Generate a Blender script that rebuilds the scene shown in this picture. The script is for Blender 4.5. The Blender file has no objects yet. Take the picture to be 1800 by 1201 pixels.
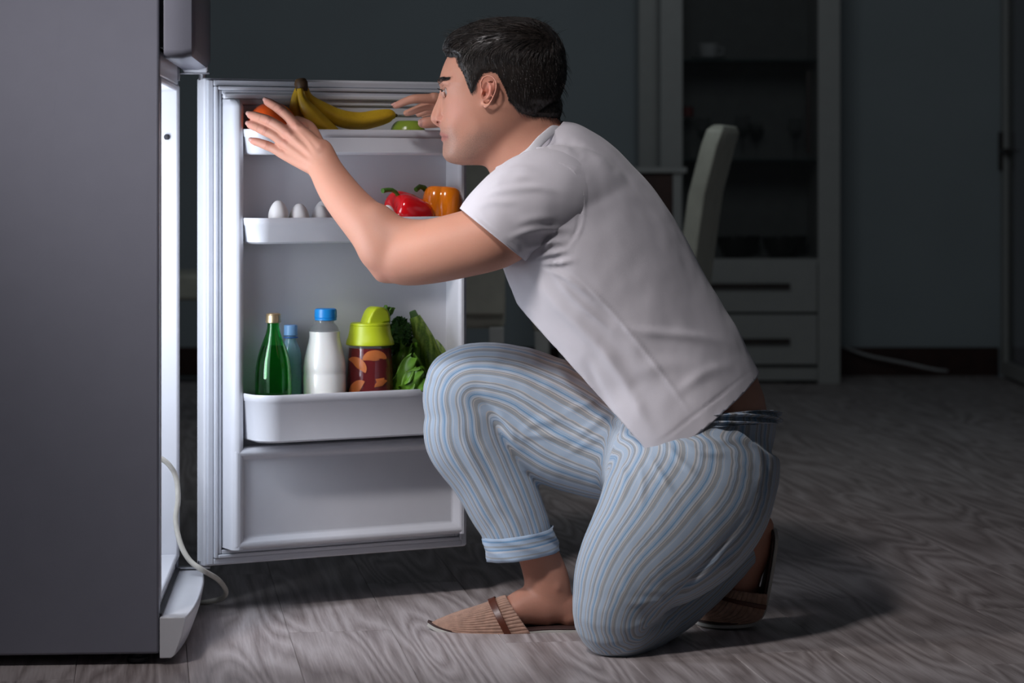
import bpy, bmesh, math, random
import numpy as np
from mathutils import Vector, Matrix, noise
from mathutils.bvhtree import BVHTree
random.seed(7); np.random.seed(7)
SC = bpy.context.scene
COL = SC.collection
# ------------------------------------------------------------------ camera
FPX, CAMH, HORIZ = 4630.0, 0.86, 300.0
cam_d = bpy.data.cameras.new('camera'); cam = bpy.data.objects.new('camera', cam_d); COL.objects.link(cam)
cam.location = (0, 0, CAMH); cam.rotation_euler = (math.pi/2, 0, 0)
cam_d.sensor_width = 36.0; cam_d.lens = FPX/1800*36.0
cam_d.shift_y = -(600.5-HORIZ)/1800.0
cam_d.clip_end = 60
cam_d.dof.use_dof = True; cam_d.dof.focus_distance = 4.9; cam_d.dof.aperture_fstop = 5.0
SC.camera = cam
# ------------------------------------------------------------------ world, lights, exposure
wd = bpy.data.worlds.new('night'); SC.world = wd; wd.use_nodes = True
wd.node_tree.nodes['Background'].inputs[0].default_value = (0.62, 0.69, 0.80, 1)
wd.node_tree.nodes['Background'].inputs[1].default_value = 0.039
def area(name, loc, target, power, size, color, size_y=None, spread=math.pi):
    l = bpy.data.lights.new(name, 'AREA'); o = bpy.data.objects.new(name, l); COL.objects.link(o)
    l.energy = power; l.size = size; l.color = color; l.spread = spread
    if size_y: l.shape = 'RECTANGLE'; l.size_y = size_y
    o.location = loc
    o.rotation_euler = (Vector(target)-Vector(loc)).to_track_quat('-Z', 'Y').to_euler()
    return o
area('key_light', (-1.25, 2.75, 3.05), (-0.14, 4.85, 0.58), 3.8, 0.34, (1.0, 0.95, 0.97), spread=0.80)
area('side_light', (-2.15, 3.80, 1.65), (0.1, 4.75, 0.6), 0.9, 0.32, (1.0, 0.95, 0.95), spread=0.55)
area('fridge_lamp', (-0.86, 4.72, 0.72), (0.2, 5.05, 0.64), 4.8, 0.20, (0.84, 0.90, 1.0), size_y=0.54)
area('room_fill_light', (0.45, 6.7, 2.35), (0.3, 11.0, 1.0), 7.0, 1.0, (0.85, 0.95, 1.0))  # added fill lamp to brighten back wall and cabinet; no window there
SC.view_settings.view_transform = 'Standard'; SC.view_settings.look = 'None'
SC.view_settings.gamma = 1.0; SC.view_settings.use_curve_mapping = False
SC.view_settings.exposure = 0.0
# ------------------------------------------------------------------ helpers
def P(px, py, D):
    return Vector(((px-900.0)*D/FPX, D, CAMH-(py-HORIZ)*D/FPX))
def topx(v):
    v = np.asarray(v)
    return np.stack([900+v[:,0]*FPX/v[:,1], HORIZ+(CAMH-v[:,2])*FPX/v[:,1]], 1)
WM = {}
def mesh_from(name, V, F):
    me = bpy.data.meshes.new(name); me.from_pydata([tuple(v) for v in V], [], F); me.update()
    return me
def link(name, me, mats, parent=None, world=Matrix.Identity(4), smooth=True, angle=40):
    o = bpy.data.objects.new(name, me); COL.objects.link(o)
    for m in (mats if isinstance(mats, (list, tuple)) else [mats]): me.materials.append(m)
    if smooth:
        me.shade_smooth()
        if angle: me.set_sharp_from_angle(angle=math.radians(angle))
    setw(o, world, parent)
    return o
def setw(o, world, parent=None):
    WM[o] = world.copy()
    if parent is not None:
        o.parent = parent; o.matrix_basis = WM[parent].inverted() @ world
    else: o.matrix_basis = world
def tag(o, label=None, cat=None, group=None, kind=None):
    for k, v in (('label', label), ('category', cat), ('group', group), ('kind', kind)):
        if v: o[k] = v
    return o
def empty(name, loc, label=None, cat=None, group=None, rz=0):
    o = bpy.data.objects.new(name, None); COL.objects.link(o); o.empty_display_size = .05
    setw(o, Matrix.Translation(Vector(loc)) @ Matrix.Rotation(rz, 4, 'Z'))
    tag(o, label, cat, group); return o
class G:
    "geometry collector; coordinates are turned to world by an optional function"
    def __init__(s, fn=None): s.V=[]; s.F=[]; s.fn=fn
    def add(s, V, F):
        n=len(s.V); s.V += [Vector(v) for v in V]; s.F += [[i+n for i in f] for f in F]; return s
    def box(s, x0,x1,y0,y1,z0,z1):
        return s.add([(x0,y0,z0),(x1,y0,z0),(x1,y1,z0),(x0,y1,z0),(x0,y0,z1),(x1,y0,z1),(x1,y1,z1),(x0,y1,z1)],
            [(0,3,2,1),(4,5,6,7),(0,1,5,4),(1,2,6,5),(2,3,7,6),(3,0,4,7)])
    def rings(s, R, cap0=True, cap1=True, closed=True, loop=False):
        n=len(R[0]); V=[v for r in R for v in r]; F=[]
        m=len(R); 
        for i in range(m if loop else m-1):
            k=(i+1)%m
            for j in range(n if closed else n-1):
                j2=(j+1)%n; F.append((i*n+j, i*n+j2, k*n+j2, k*n+j))
        if not loop:
            if cap0: F.append(tuple(range(n-1,-1,-1)))
            if cap1: F.append(tuple(range((m-1)*n, m*n)))
        return s.add(V,F)
    def lathe(s, prof, c=(0,0,0), seg=40, cap=True):
        R=[[Vector((c[0]+r*math.cos(2*math.pi*k/seg), c[1]+r*math.sin(2*math.pi*k/seg), c[2]+z)) for k in range(seg)] for r,z in prof]
        return s.rings(R, cap, cap)
    def tube(s, pts, r, seg=10, cap=True):
        pts=[Vector(p) for p in pts]; R=[]; up=None
        for i,p in enumerate(pts):
            t=(pts[min(i+1,len(pts)-1)]-pts[max(i-1,0)]).normalized()
            if up is None: up = t.orthogonal().normalized()
            up=(up-t*up.dot(t)).normalized(); b=t.cross(up)
            rr=r[i] if isinstance(r,(list,tuple)) else r
            R.append([p+up*rr*math.cos(2*math.pi*k/seg)+b*rr*math.sin(2*math.pi*k/seg) for k in range(seg)])
        return s.rings(R,cap,cap)
    def ball(s, c, r, seg=20, rows=12, rot=None):
        r=(r,r,r) if not isinstance(r,(tuple,list)) else r; c=Vector(c); R=[]
        for i in range(1,rows):
            a=math.pi*i/rows
            ring=[]
            for k in range(seg):
                b=2*math.pi*k/seg
                v=Vector((r[0]*math.sin(a)*math.cos(b), r[1]*math.sin(a)*math.sin(b), -r[2]*math.cos(a)))
                if rot: v=rot@v
                ring.append(c+v)
            R.append(ring)
        return s.rings(R)
    def world(s): return [s.fn(v) for v in s.V] if s.fn else s.V
    def build(s, name, mat, parent=None, origin=None, bevel=0, seg=2, sub=0, smooth=True, angle=40, fixn=True):
        V=s.world()
        if origin is None:
            if parent is not None: origin = WM[parent].translation
            else:
                xs=[v.x for v in V]; ys=[v.y for v in V]; zs=[v.z for v in V]
                origin=Vector(((min(xs)+max(xs))/2,(min(ys)+max(ys))/2,min(zs)))
        origin=Vector(origin)
        me=mesh_from(name,[v-origin for v in V],s.F)
        if fixn:
            bm=bmesh.new(); bm.from_mesh(me); bmesh.ops.recalc_face_normals(bm, faces=bm.faces); bm.to_mesh(me); bm.free()
        o=link(name,me,mat,parent,Matrix.Translation(origin),smooth,angle)
        if bevel:
            m=o.modifiers.new('bevel','BEVEL'); m.width=bevel; m.segments=seg; m.limit_method='ANGLE'; m.angle_limit=math.radians(35)
        if sub:
            m=o.modifiers.new('sub','SUBSURF'); m.levels=sub; m.render_levels=sub
        return o
def catmull(pts, n):
    pts=[np.array(p,float) for p in pts]; out=[]
    ext=[2*pts[0]-pts[1]]+pts+[2*pts[-1]-pts[-2]]
    for i in range(1,len(ext)-2):
        p0,p1,p2,p3=ext[i-1:i+3]
        for k in range(n):
            t=k/n
            out.append(.5*((2*p1)+(-p0+p2)*t+(2*p0-5*p1+4*p2-p3)*t*t+(-p0+3*p1-3*p2+p3)*t**3))
    out.append(pts[-1]); return out
# ------------------------------------------------------------------ materials
class NT:
    def __init__(s, name):
        s.m=bpy.data.materials.new(name); s.m.use_nodes=True; s.t=s.m.node_tree
        s.b=s.t.nodes['Principled BSDF']
    def n(s, typ, **kw):
        x=s.t.nodes.new(typ)
        for k,v in kw.items():
            if k.startswith('i_'):
                key=k[2:]; key=int(key) if key.isdigit() else key.replace('_',' ')
                if isinstance(v, bpy.types.NodeSocket): s.t.links.new(v, x.inputs[key])
                else: x.inputs[key].default_value=v
            else: setattr(x,k,v)
        return x
    def l(s,a,b): s.t.links.new(a,b)
    def set(s, **kw):
        for k,v in kw.items():
            key=k.replace('_',' ')
            if isinstance(v,bpy.types.NodeSocket): s.l(v,s.b.inputs[key])
            else: s.b.inputs[key].default_value=v
    def math(s,op,a,b=None,c=None):
        x=s.n('ShaderNodeMath',operation=op)
        for i,v in enumerate((a,b,c)):
            if v is None: continue
            if isinstance(v,bpy.types.NodeSocket): s.l(v,x.inputs[i])
            else: x.inputs[i].default_value=v
        return x.outputs[0]
    def ramp(s,fac,stops,interp='LINEAR'):
        x=s.n('ShaderNodeValToRGB'); cr=x.color_ramp; cr.interpolation=interp
        while len(cr.elements)>1: cr.elements.remove(cr.elements[-1])
        for i,(p,c) in enumerate(stops):
            e=cr.elements[0] if i==0 else cr.elements.new(p)
            e.position=p; e.color=(*c,1) if len(c)==3 else c
        s.l(fac,x.inputs[0]); return x.outputs[0]
    def mix(s,fac,a,b,blend='MIX'):
        x=s.n('ShaderNodeMix',data_type='RGBA',blend_type=blend)
        for key,v in ((0,fac),(6,a),(7,b)):
            if isinstance(v,bpy.types.NodeSocket): s.l(v,x.inputs[key])
            else: x.inputs[key].default_value=v if key==0 else (*v,1)
        return x.outputs[2]
    def noise(s,vec=None,scale=5,detail=3,rough=.5,dist=0):
        x=s.n('ShaderNodeTexNoise',i_Scale=scale,i_Detail=detail,i_Roughness=rough,i_Distortion=dist)
        if vec is not None: s.l(vec,x.inputs['Vector'])
        return x.outputs[0]
    def bump(s,h,strength=.2,dist=.001):
        x=s.n('ShaderNodeBump',i_Strength=strength,i_Distance=dist); s.l(h,x.inputs['Height'])
        s.l(x.outputs[0],s.b.inputs['Normal']); return x.outputs[0]
    def obj(s): return s.n('ShaderNodeTexCoord').outputs['Object']
def srgb(r,g,b):
    f=lambda c:(c/255/12.92 if c/255<=.04045 else ((c/255+.055)/1.055)**2.4)
    return (f(r),f(g),f(b))
def plain(name,col,rough=.5,metal=0,var=.08,scale=18,bump=0,bscale=300,coat=0,sss=0,sheen=0,**kw):
    t=NT(name); co=t.obj(); nz=t.noise(co,scale,3)
    c2=tuple(max(0,c*(1-var)) for c in col); c1=tuple(min(1,c*(1+var)) for c in col)
    t.set(Base_Color=t.ramp(nz,[(.3,c2),(.7,c1)]),Roughness=rough,Metallic=metal)
    if bump: t.bump(t.noise(co,bscale,2),bump,.001)
    if coat: t.set(Coat_Weight=coat,Coat_Roughness=.08)
    if sss: t.set(Subsurface_Weight=sss); t.b.inputs['Subsurface Radius'].default_value=(.01,.005,.003)
    if sheen: t.set(Sheen_Weight=sheen)
    if kw: t.set(**kw)
    return t.m
def glass(name,col,rough=.02,ior=1.45,trans=1.0):
    t=NT(name); nz=t.noise(t.obj(),30,2)
    t.set(Base_Color=t.ramp(nz,[(.3,tuple(c*.97 for c in col)),(.7,col)]),Roughness=rough,IOR=ior,Transmission_Weight=trans)
    return t.m
M={}
M['wall']=plain('wall_paint',(.41,.46,.48),.85,bump=.15,bscale=220,var=.03,scale=3)
M['base']=plain('baseboard_brown',(.045,.016,.012),.45,var=.2)
M['fridge']=plain('fridge_grey_enamel',(.215,.22,.268),.42,bump=.12,bscale=500,var=.02)
M['plastic']=plain('white_plastic',(.74,.75,.79),.28,bump=.03,bscale=200,var=.015)
M['liner']=plain('white_liner_plastic',(.72,.73,.77),.36,bump=.05,bscale=260,var=.015)
M['gasket']=plain('pale_rubber_gasket',(.62,.64,.69),.5,var=.03)
M['dark']=plain('dark_gap_rubber',(.03,.03,.035),.6)
M['metal']=plain('zinc_metal',(.6,.6,.62),.35,metal=1)
M['cord']=plain('cream_cable_sheath',(.66,.63,.55),.4,var=.12,scale=40)
M['cabinet']=plain('white_cabinet_lacquer',(.46,.46,.44),.4,var=.03)
M['cabin']=plain('cabinet_inside_grey',(.16,.165,.16),.6)
M['brownwood']=plain('dark_brown_veneer',(.06,.022,.016),.4,var=.25)
M['handle']=plain('dark_bronze_handle',(.035,.022,.018),.35)
M['cream']=plain('cream_leatherette',(.55,.54,.45),.5,bump=.1,bscale=120)
def thinglass(name,col,alpha,rough=.04):
    t=NT(name); nz=t.noise(t.obj(),30,2); t.set(Base_Color=t.ramp(nz,[(.3,tuple(c*.97 for c in col)),(.7,col)]),Roughness=rough,Alpha=alpha); t.b.inputs['Specular IOR Level'].default_value=.8
    return t.m
M['glass']=thinglass('clear_glass',(.06,.065,.065),.12)
M['shelfglass']=thinglass('greenish_shelf_glass',(.05,.08,.075),.8)
M['porcelain']=plain('white_porcelain',(.6,.6,.6),.25)
M['blackbowl']=plain('dark_glazed_bowl',(.02,.02,.018),.3)
# laminate planks
def wood():
    t=NT('grey_oak_laminate'); oi=t.n('ShaderNodeObjectInfo'); co=t.obj()
    off=t.n('ShaderNodeVectorMath',operation='SCALE',i_Scale=37.0); 
    cv=t.n('ShaderNodeCombineXYZ'); t.l(oi.outputs['Random'],cv.inputs[0]); t.l(oi.outputs['Random'],cv.inputs[1]); t.l(cv.outputs[0],off.inputs[0])
    mp=t.n('ShaderNodeMapping'); mp.inputs['Scale'].default_value=(1,.105,1); t.l(co,mp.inputs[0])
    ad=t.n('ShaderNodeVectorMath',operation='ADD'); t.l(mp.outputs[0],ad.inputs[0]); t.l(off.outputs[0],ad.inputs[1])
    v=ad.outputs[0]
    n1=t.noise(v,7.2,1.2,.45,.3)
    rings=t.math('FRACT',t.math('MULTIPLY',n1,13.0))
    tri=t.math('ABSOLUTE',t.math('SUBTRACT',t.math('MULTIPLY',rings,2.0),1.0))
    mp2=t.n('ShaderNodeMapping'); mp2.inputs['Scale'].default_value=(1,.03,1); t.l(co,mp2.inputs[0])
    ad2=t.n('ShaderNodeVectorMath',operation='ADD'); t.l(mp2.outputs[0],ad2.inputs[0]); t.l(off.outputs[0],ad2.inputs[1])
    fine=t.noise(ad2.outputs[0],230,3,.6)
    mid=t.noise(ad2.outputs[0],60,2,.5)
    f=t.math('ADD',t.math('MULTIPLY',tri,.27),t.math('ADD',t.math('MULTIPLY',fine,.50),t.math('MULTIPLY',mid,.30)))
    f=t.math('ADD',f,t.math('MULTIPLY',t.math('SUBTRACT',oi.outputs['Random'],.5),.07))
    col=t.ramp(f,[(.32,(.24,.20,.19)),(.50,(.38,.33,.32)),(.67,(.52,.465,.455)),(.88,(.60,.56,.55))])
    t.set(Base_Color=col,Roughness=t.math('ADD',t.math('MULTIPLY',fine,.2),.38))
    t.bump(f,.25,.0006)
    return t.m
M['wood']=wood()
# ------------------------------------------------------------------ room
BW=11.06
g=G(); g.box(-2.6,2.5,3.2,BW,-.06,-.011)
floor=tag(g.build('floor',plain('floor_underlay',(.08,.07,.07),.9),origin=(0,0,0)),kind='structure')
pa=math.atan2(.14,1.0); PW,PL=.192,1.285
g=G(); b=.0011
top=[(-PW/2+b,-PL/2+b,0),(PW/2-b,-PL/2+b,0),(PW/2-b,PL/2-b,0),(-PW/2+b,PL/2-b,0)]
mid=[(-PW/2+.0003,-PL/2+.0003,-.0012),(PW/2-.0003,-PL/2+.0003,-.0012),(PW/2-.0003,PL/2-.0003,-.0012),(-PW/2+.0003,PL/2-.0003,-.0012)]
bot=[(x,y,-.010) for x,y,_ in mid]
g.rings([bot,mid,top])
plank_me=mesh_from('plank',g.V,g.F); plank_me.materials.append(M['wood'])
R2=Matrix.Rotation(pa,4,'Z'); first=True
# a plank end joint lies at photo (600,1110): D = 4.916, X = -0.32
j0=R2.inverted()@Vector((-.32,4.916,0))
for j in range(-14,18):
    st=(j*0.437)%1.0 if j!=0 else 0.0
    for i in range(-3,7):
        lc=Vector((j0.x+(j)*PW, j0.y+(i+st+.5)*PL,0)); c=R2@lc
        if c.y<3.6 or c.y>BW+.2: continue
        lim=(c.y+.9)*.203+.25
        if abs(c.x)>lim: continue
        if c.y+PL*.5>BW and c.y-PL*.5>BW-.05: continue
        o=bpy.data.objects.new('plank',plank_me); COL.objects.link(o); setw(o,Matrix.Translation(c)@R2,floor)
g=G(); g.box(-2.6,2.06,BW,BW+.12,-.06,2.7)
tag(g.build('wall_back',M['wall']),kind='structure')
g=G(); g.box(.96,2.04,BW-.014,BW,0,.118)
tag(g.build('baseboard_back',M['base'],bevel=.002),kind='structure')
g=G(); g.box(-2.6,.55,BW-.014,BW,0,.118)
tag(g.build('baseboard_left',M['base'],bevel=.002),kind='structure')
# right: glazed door in the side wall
XR=2.035
dr=empty('door_1',(XR,10.0,0)); tag(dr,kind='structure')
g=G(); g.box(XR,XR+.045,10.90,10.985,0.01,2.3); g.build('stile',M['cabinet'],dr,bevel=.004)
g=G(); g.box(XR,XR+.045,9.0,9.085,0.01,2.3); g.build('stile',M['cabinet'],dr,bevel=.004)
g=G(); g.box(XR,XR+.045,9.085,10.90,0.01,.07); g.build('bottom_rail',M['cabinet'],dr,bevel=.004)
g=G(); g.box(XR,XR+.045,9.085,10.90,2.22,2.3); g.build('top_rail',M['cabinet'],dr,bevel=.004)
g=G(); g.box(XR+.018,XR+.026,9.085,10.90,.07,2.22); g.build('pane',thinglass('smoked_door_glass',(.05,.055,.06),.55),dr)
g=G(); g.box(XR-.012,XR,10.915,10.965,.86,1.02); g.tube([P(1775,266,10.94),P(1775,266,10.94)+Vector((-.03,0,0)),P(1775,266,10.94)+Vector((-.035,-.04,0)),P(1775,266,10.94)+Vector((-.035,-.13,0))],.011)
g.build('door_handle',M['handle'],dr)
g=G(); g.box(XR+.05,XR+.9,8.5,BW+.12,-.06,-.0); tag(g.build('floor_beyond',plain('dark_floor_beyond',(.06,.055,.055),.6)),kind='structure')
g=G(); g.box(XR+.9,XR+1.0,8.5,BW+.12,-.06,2.7); tag(g.build('wall_right',M['wall']),kind='structure')
# ------------------------------------------------------------------ fridge frame helpers
FA=Vector((-.6135,4.577,0)); phi=math.asin(.0653)
EW=Vector((-math.sin(phi),math.cos(phi),0)); EB=Vector((-math.cos(phi),-math.sin(phi),0))
def fr(v): return FA+EW*v[1]-EB*v[0]+Vector((0,0,v[2]))     # x out of the front, y near->far, z up
FW=.57; FZ0=.02; ZO0,ZO1=.105,1.026; ZTOP=1.50; FDEP=.60
fridge=empty('refrigerator',fr((-.3,FW/2,0)),'tall grey two-door refrigerator at the left with its lower door open','refrigerator')
wt=.035
def fpart(name,mat,bevel=.003,**kw):
    pass
g=G(fr); g.box(-FDEP,0,0,wt,FZ0,ZTOP); g.build('side_panel',M['fridge'],fridge,bevel=.004)
g=G(fr); g.box(-FDEP,0,FW-wt,FW,FZ0,ZTOP); g.build('side_panel',M['fridge'],fridge,bevel=.004)
g=G(fr); g.box(-FDEP,-FDEP+.03,wt,FW-wt,FZ0,ZTOP); g.build('back_panel',M['fridge'],fridge)
g=G(fr); g.box(-FDEP+.03,0,wt,FW-wt,ZO1,ZO1+.045); g.build('divider',M['plastic'],fridge,bevel=.003)
g=G(fr); g.box(-FDEP+.03,0,wt,FW-wt,ZTOP-.04,ZTOP); g.build('top_panel',M['fridge'],fridge,bevel=.003)
g=G(fr); g.box(-FDEP+.03,-.005,wt,FW-wt,FZ0,ZO0); g.build('base_panel',M['plastic'],fridge,bevel=.003)
# inner liner: near wall, far wall, floor, ceiling with a rounded front flange
g=G(fr)
li=.012
g.box(-FDEP+.03,.0015,FW-wt-li,FW-wt,ZO0,ZO1); g.box(-FDEP+.03,.0015,wt,wt+li,ZO0,ZO1)
g.box(-FDEP+.03,.001,wt+li,FW-wt-li,ZO0,ZO0+li); g.box(-FDEP+.03,.001,wt+li,FW-wt-li,ZO1-li,ZO1); g.box(-FDEP+.03,-FDEP+.045,wt+li,FW-wt-li,ZO0+li,ZO1-li)
g.box(-.012,.002,FW-wt,FW-.002,ZO0,ZO1)
g.build('inner_liner',M['liner'],fridge,bevel=.004)
for z in (.30,.50,.70,.88):
    g=G(fr); g.box(-.45,-.05,FW-wt-li-.012,FW-wt-li,z,z+.012); g.build('shelf_support',M['liner'],fridge,bevel=.004)
g=G(fr); g.ball((-.02,FW-wt-li-.003,.925),(.006,.004,.006),10,6); g.build('switch_button',M['dark'],fridge)
# crisper drawer at the bottom of the compartment
g=G(fr); g.box(-.40,-.075,wt+li+.02,FW-wt-li-.02,ZO0+li,ZO0+.055); g.build('crisper_drawer',M['plastic'],fridge,bevel=.01,seg=3)
# feet
for x,y in ((-.04,.035),(-.04,FW-.035),(-.55,.035),(-.55,FW-.035)):
    g=G(fr); g.lathe([(.016,0),(.018,.003),(.018,.009),(.008,.010),(.008,.022)],(x,y,0),16); g.build('foot',M['dark'],fridge)
# kick plate: bowed front, top edge at z .073
g=G(fr); R=[]
for z,ins in ((.012,.034),(.018,.024),(.05,.008),(.079,0),(.083,.003)):
    r=[]
    n=16
    for k in range(n+1):
        y=FW*k/n; s=(2*y/FW-1)
        bow=.046+.013*(1-abs(s)**2.4)-ins*.75
        r.append(Vector((max(bow,.002),y,z)))
    r=[Vector((.0012,0,z))]+r+[Vector((.0012,FW,z))]
    R.append(r)
g.rings(R); g.build('kick_plate',M['plastic'],fridge,bevel=.0015)
g=G(fr); g.box(-.01,.004,.012,FW-.012,.086,.0875); g.build('kick_gap',M['dark'],fridge)
# freezer door (closed, above)
FD0=1.055
g=G(fr); R=[]
for x,ins in ((.008,.004),(.012,0),(.040,0),(.056,.008),(.062,.03)):
    z0=FD0+ins*.5; z1=ZTOP-.002-ins*.5; y0=ins*.5; y1=FW-ins*.5; rr=.016
    ring=[]
    for cx,cz,a0 in ((y1-rr,z1-rr,0),(y0+rr,z1-rr,90),(y0+rr,z0+rr,180),(y1-rr,z0+rr,270)):
        for k in range(6):
            a=math.radians(a0+90*k/5); ring.append(Vector((x,cx+rr*math.cos(a),cz+rr*math.sin(a))))
    R.append(ring)
g.rings(R)
fdoor=g.build('freezer_door',M['fridge'],fridge,bevel=0)
g=G(fr); g.box(-.0,.008,.02,FW-.02,FD0+.02,ZTOP-.02); g.build('gasket',M['dark'],fdoor)
g=G(fr); g.box(.010,.058,FW-.05,FW-.006,FD0-.004,FD0+.022); g.build('bottom_cap',M['plastic'],fdoor,bevel=.004)
# hinge between the doors
g=G(fr); g.box(-.002,.062,FW-.034,FW-.008,1.047,1.051); g.box(-.002,.004,FW-.05,FW-.004,1.034,1.062)
g.lathe([(.0075,1.036),(.0075,1.058)],(.047,FW-.021,0),14); g.build('hinge',M['metal'],fridge,bevel=.001)
# ------------------------------------------------------------------ open door
DO=Vector((-.593,5.10,.092)); UD=Vector((.8763,.4818,0)); ND=Vector((.4818,-.8763,0))
def dw(v): return DO+UD*v[0]+ND*v[1]+Vector((0,0,v[2]-.092))     # u along door, n out of inner face, z world height
def du(px,n):
    k=(px-900)/FPX
    return (k*(5.10-.8763*n)+.593-.4818*n)/(.8763-.4818*k)
def dz(py,u,n): 
    D=5.10+.4818*u-.8763*n
    return CAMH-(py-HORIZ)*D/FPX
DWID=.574; Z0,Z1=.092,1.040
dk=dict(bevel=.004,seg=3)
g=G(dw); g.box(0,DWID,-.047,-.008,Z0,Z1)
door=g.build('door',M['plastic'],fridge,**dk)
# gasket: nested ribs around the inner face
g=G(dw)
def frame(g,u0,u1,z0,z1,w,n0,n1):
    g.box(u0,u0+w,n0,n1,z0,z1); g.box(u1-w,u1,n0,n1,z0,z1); g.box(u0+w,u1-w,n0,n1,z0,z0+w); g.box(u0+w,u1-w,n0,n1,z1-w,z1)
frame(g,.004,DWID-.004,Z0+.004,Z1-.004,.0115,-.008,.002)
frame(g,.016,DWID-.016,Z0+.016,Z1-.016,.007,-.008,.008)
frame(g,.0235,DWID-.0235,Z0+.0235,Z1-.0235,.008,-.008,.0045)
g.build('gasket',M['gasket'],door,bevel=.002)
# thermoformed liner
UL0,UL1=.034,.060; UR0=du(781,-.012); UR1=DWID-.033; NR=.055; NB=-.014
ZR1=Z1-.036; ZP=dz(778,.3,.06); ZR0=Z0+.036
g=G(dw)
def rail(g,u0,u1,z0,z1,n0,n1,r=.014):
    R=[]
    for z,s in ((z0,0),(z1-r,0),(z1-r*.4,.35*r),(z1,r)):
        ring=[]
        for k in range(7):
            a=math.pi/2*k/6; ring.append(Vector((u0+r-r*math.cos(a)+s*.3,n1-r+r*math.sin(a)-s,z)))
        for k in range(7):
            a=math.pi/2*k/6; ring.append(Vector((u1-r+r*math.sin(a)-s*.3,n1-r+r*math.cos(a)-s,z)))
        ring+= [Vector((u1,n0,z)),Vector((u0,n0,z))]
        R.append(ring)
    g.rings(R)
rail(g,UL0,UL1,ZR0,ZR1-.006,-.008,NR)
rail(g,UR0,UR1,ZR0,ZR1-.006,-.008,NR,.010)
lin=g.build('liner_rails',M['liner'],door,angle=50)
g=G(dw); g.box(UL1-.006,UR0+.004,-.008,-.004,ZP-.03,ZR1+.004); g.build('liner_back',M['liner'],door,bevel=.002)
g=G(dw)  # top ledge: stepped
for (n1,z0,z1) in ((.010,ZR1-.004,ZR1+.006),(.004,ZR1-.016,ZR1-.004),(.0,ZR1-.034,ZR1-.016)):
    g.box(UL0,UR1,-.008,n1,z0,z1)
g.build('top_ledge',M['liner'],door,bevel=.003)
# lower raised panel with recessed field
g=G(dw); u0,u1,z0,z1=UL0+.002,UR1,ZR0,ZP
def ringr(u0,u1,z0,z1,n): return [Vector((u0,n,z0)),Vector((u1,n,z0)),Vector((u1,n,z1)),Vector((u0,n,z1))]
g.rings([ringr(u0,u1,z0,z1,-.008),ringr(u0,u1,z0,z1,NR-.008),ringr(u0+.005,u1-.005,z0+.005,z1-.006,NR),ringr(u0+.012,u1-.012,z0+.012,z1-.014,NR),
   ringr(u0+.022,u1-.026,z0+.024,z1-.022,NR-.012)])
g.build('lower_panel',M['liner'],door,bevel=.003,seg=3)
# bins
def make_bin(nf,zb,zt,u0,u1,rc=.035,nb=-.003,name='door_bin'):
    def outline(ins,dn=0):
        pts=[Vector((u0+ins,nb,0))]
        for k in range(9):
            a=math.pi/2*k/8; pts.append(Vector((u0+rc-(rc-ins)*math.cos(a), nf-rc+(rc-ins)*math.sin(a)-0,0)))
        for k in range(9):
            a=math.pi/2*k/8; pts.append(Vector((u1-rc+(rc-ins)*math.sin(a), nf-rc+(rc-ins)*math.cos(a),0)))
        pts.append(Vector((u1-ins,nb,0)))
        for k in range(1,6): pts.append(Vector((u1-ins-(u1-u0-2*ins)*k/6,nb,0)))
        return pts
    def at(ins,z): return [Vector((p.x,p.y,z)) for p in outline(ins)]
    h=zt-zb; g=G(dw); lip=.014
    g.rings([at(.016,zb),at(.009,zb+.004),at(.0035,zt-lip-.0015),at(.0018,zt-lip),at(.0,zt-.003),at(.001,zt),at(.0035,zt),at(.0045,zt-.003),at(.010,zb+.010),at(.016,zb+.0075)])
    return g.build(name,M['plastic'],door,angle=50)
uL=UL1-.003
BINS={}
for nm,(nf,pyt,pyb) in {'top':(.098,227,272),'mid':(.098,383,429),'low':(.128,694,779)}.items():
    zt=dz(pyt,du(520,nf),nf); zb=dz(pyb,du(520,nf),nf)
    BINS[nm]=(nf,zb,zt)
    make_bin(nf,zb,zt,uL,UR0+.002,rc=.048 if nm=='low' else .036)
g=G(dw); nf,zb,zt=BINS['top']; g.box(du(560,nf),UR0-.01,nf+.0005,nf+.003,zb+.004,zt-.016); g.build('bin_flap',M['plastic'],door,bevel=.001)
# lower hinge
g=G(fr); g.box(-.002,.062,FW-.032,FW-.006,.086,.0895); g.lathe([(.0075,.085),(.0075,.100)],(.045,FW-.020,0),14); g.build('hinge',M['metal'],fridge)
# frost hose / cable
pts=[(262,800,5.02),(284,807,5.03),(300,821,5.04),(310,842,5.05),(313,878,5.05),(309,915,5.05),(317,955,5.045),(333,985,5.04),(357,1003,5.04),(383,1019,5.09),(397,1039,5.15),(390,1052,5.19),(366,1058,5.215),(330,1061,5.23)]
g=G(); g.tube([P(*p) for p in catmull(pts,6)],.0052,10)
tag(g.build('cable',M['cord']),'thin cream cable looping out of the refrigerator down to the floor','cable')
pts=[(1440,606,10.98),(1480,612,10.95),(1530,630,10.92),(1590,641,10.9),(1640,648,10.8),(1700,662,11.0)]
pts=[(1484,612,11.02),(1496,617,11.01),(1530,628,11.0),(1590,640,10.98),(1640,651,10.95),(1665,654,10.9)]
g=G(); g.tube([P(*p)+Vector((0,0,.004)) for p in catmull(pts,5)],.006,8)
tag(g.build('power_cord',plain('white_cord',(.5,.5,.5),.4)),'white power cord running along the brown baseboard at the back wall','cord')
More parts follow.
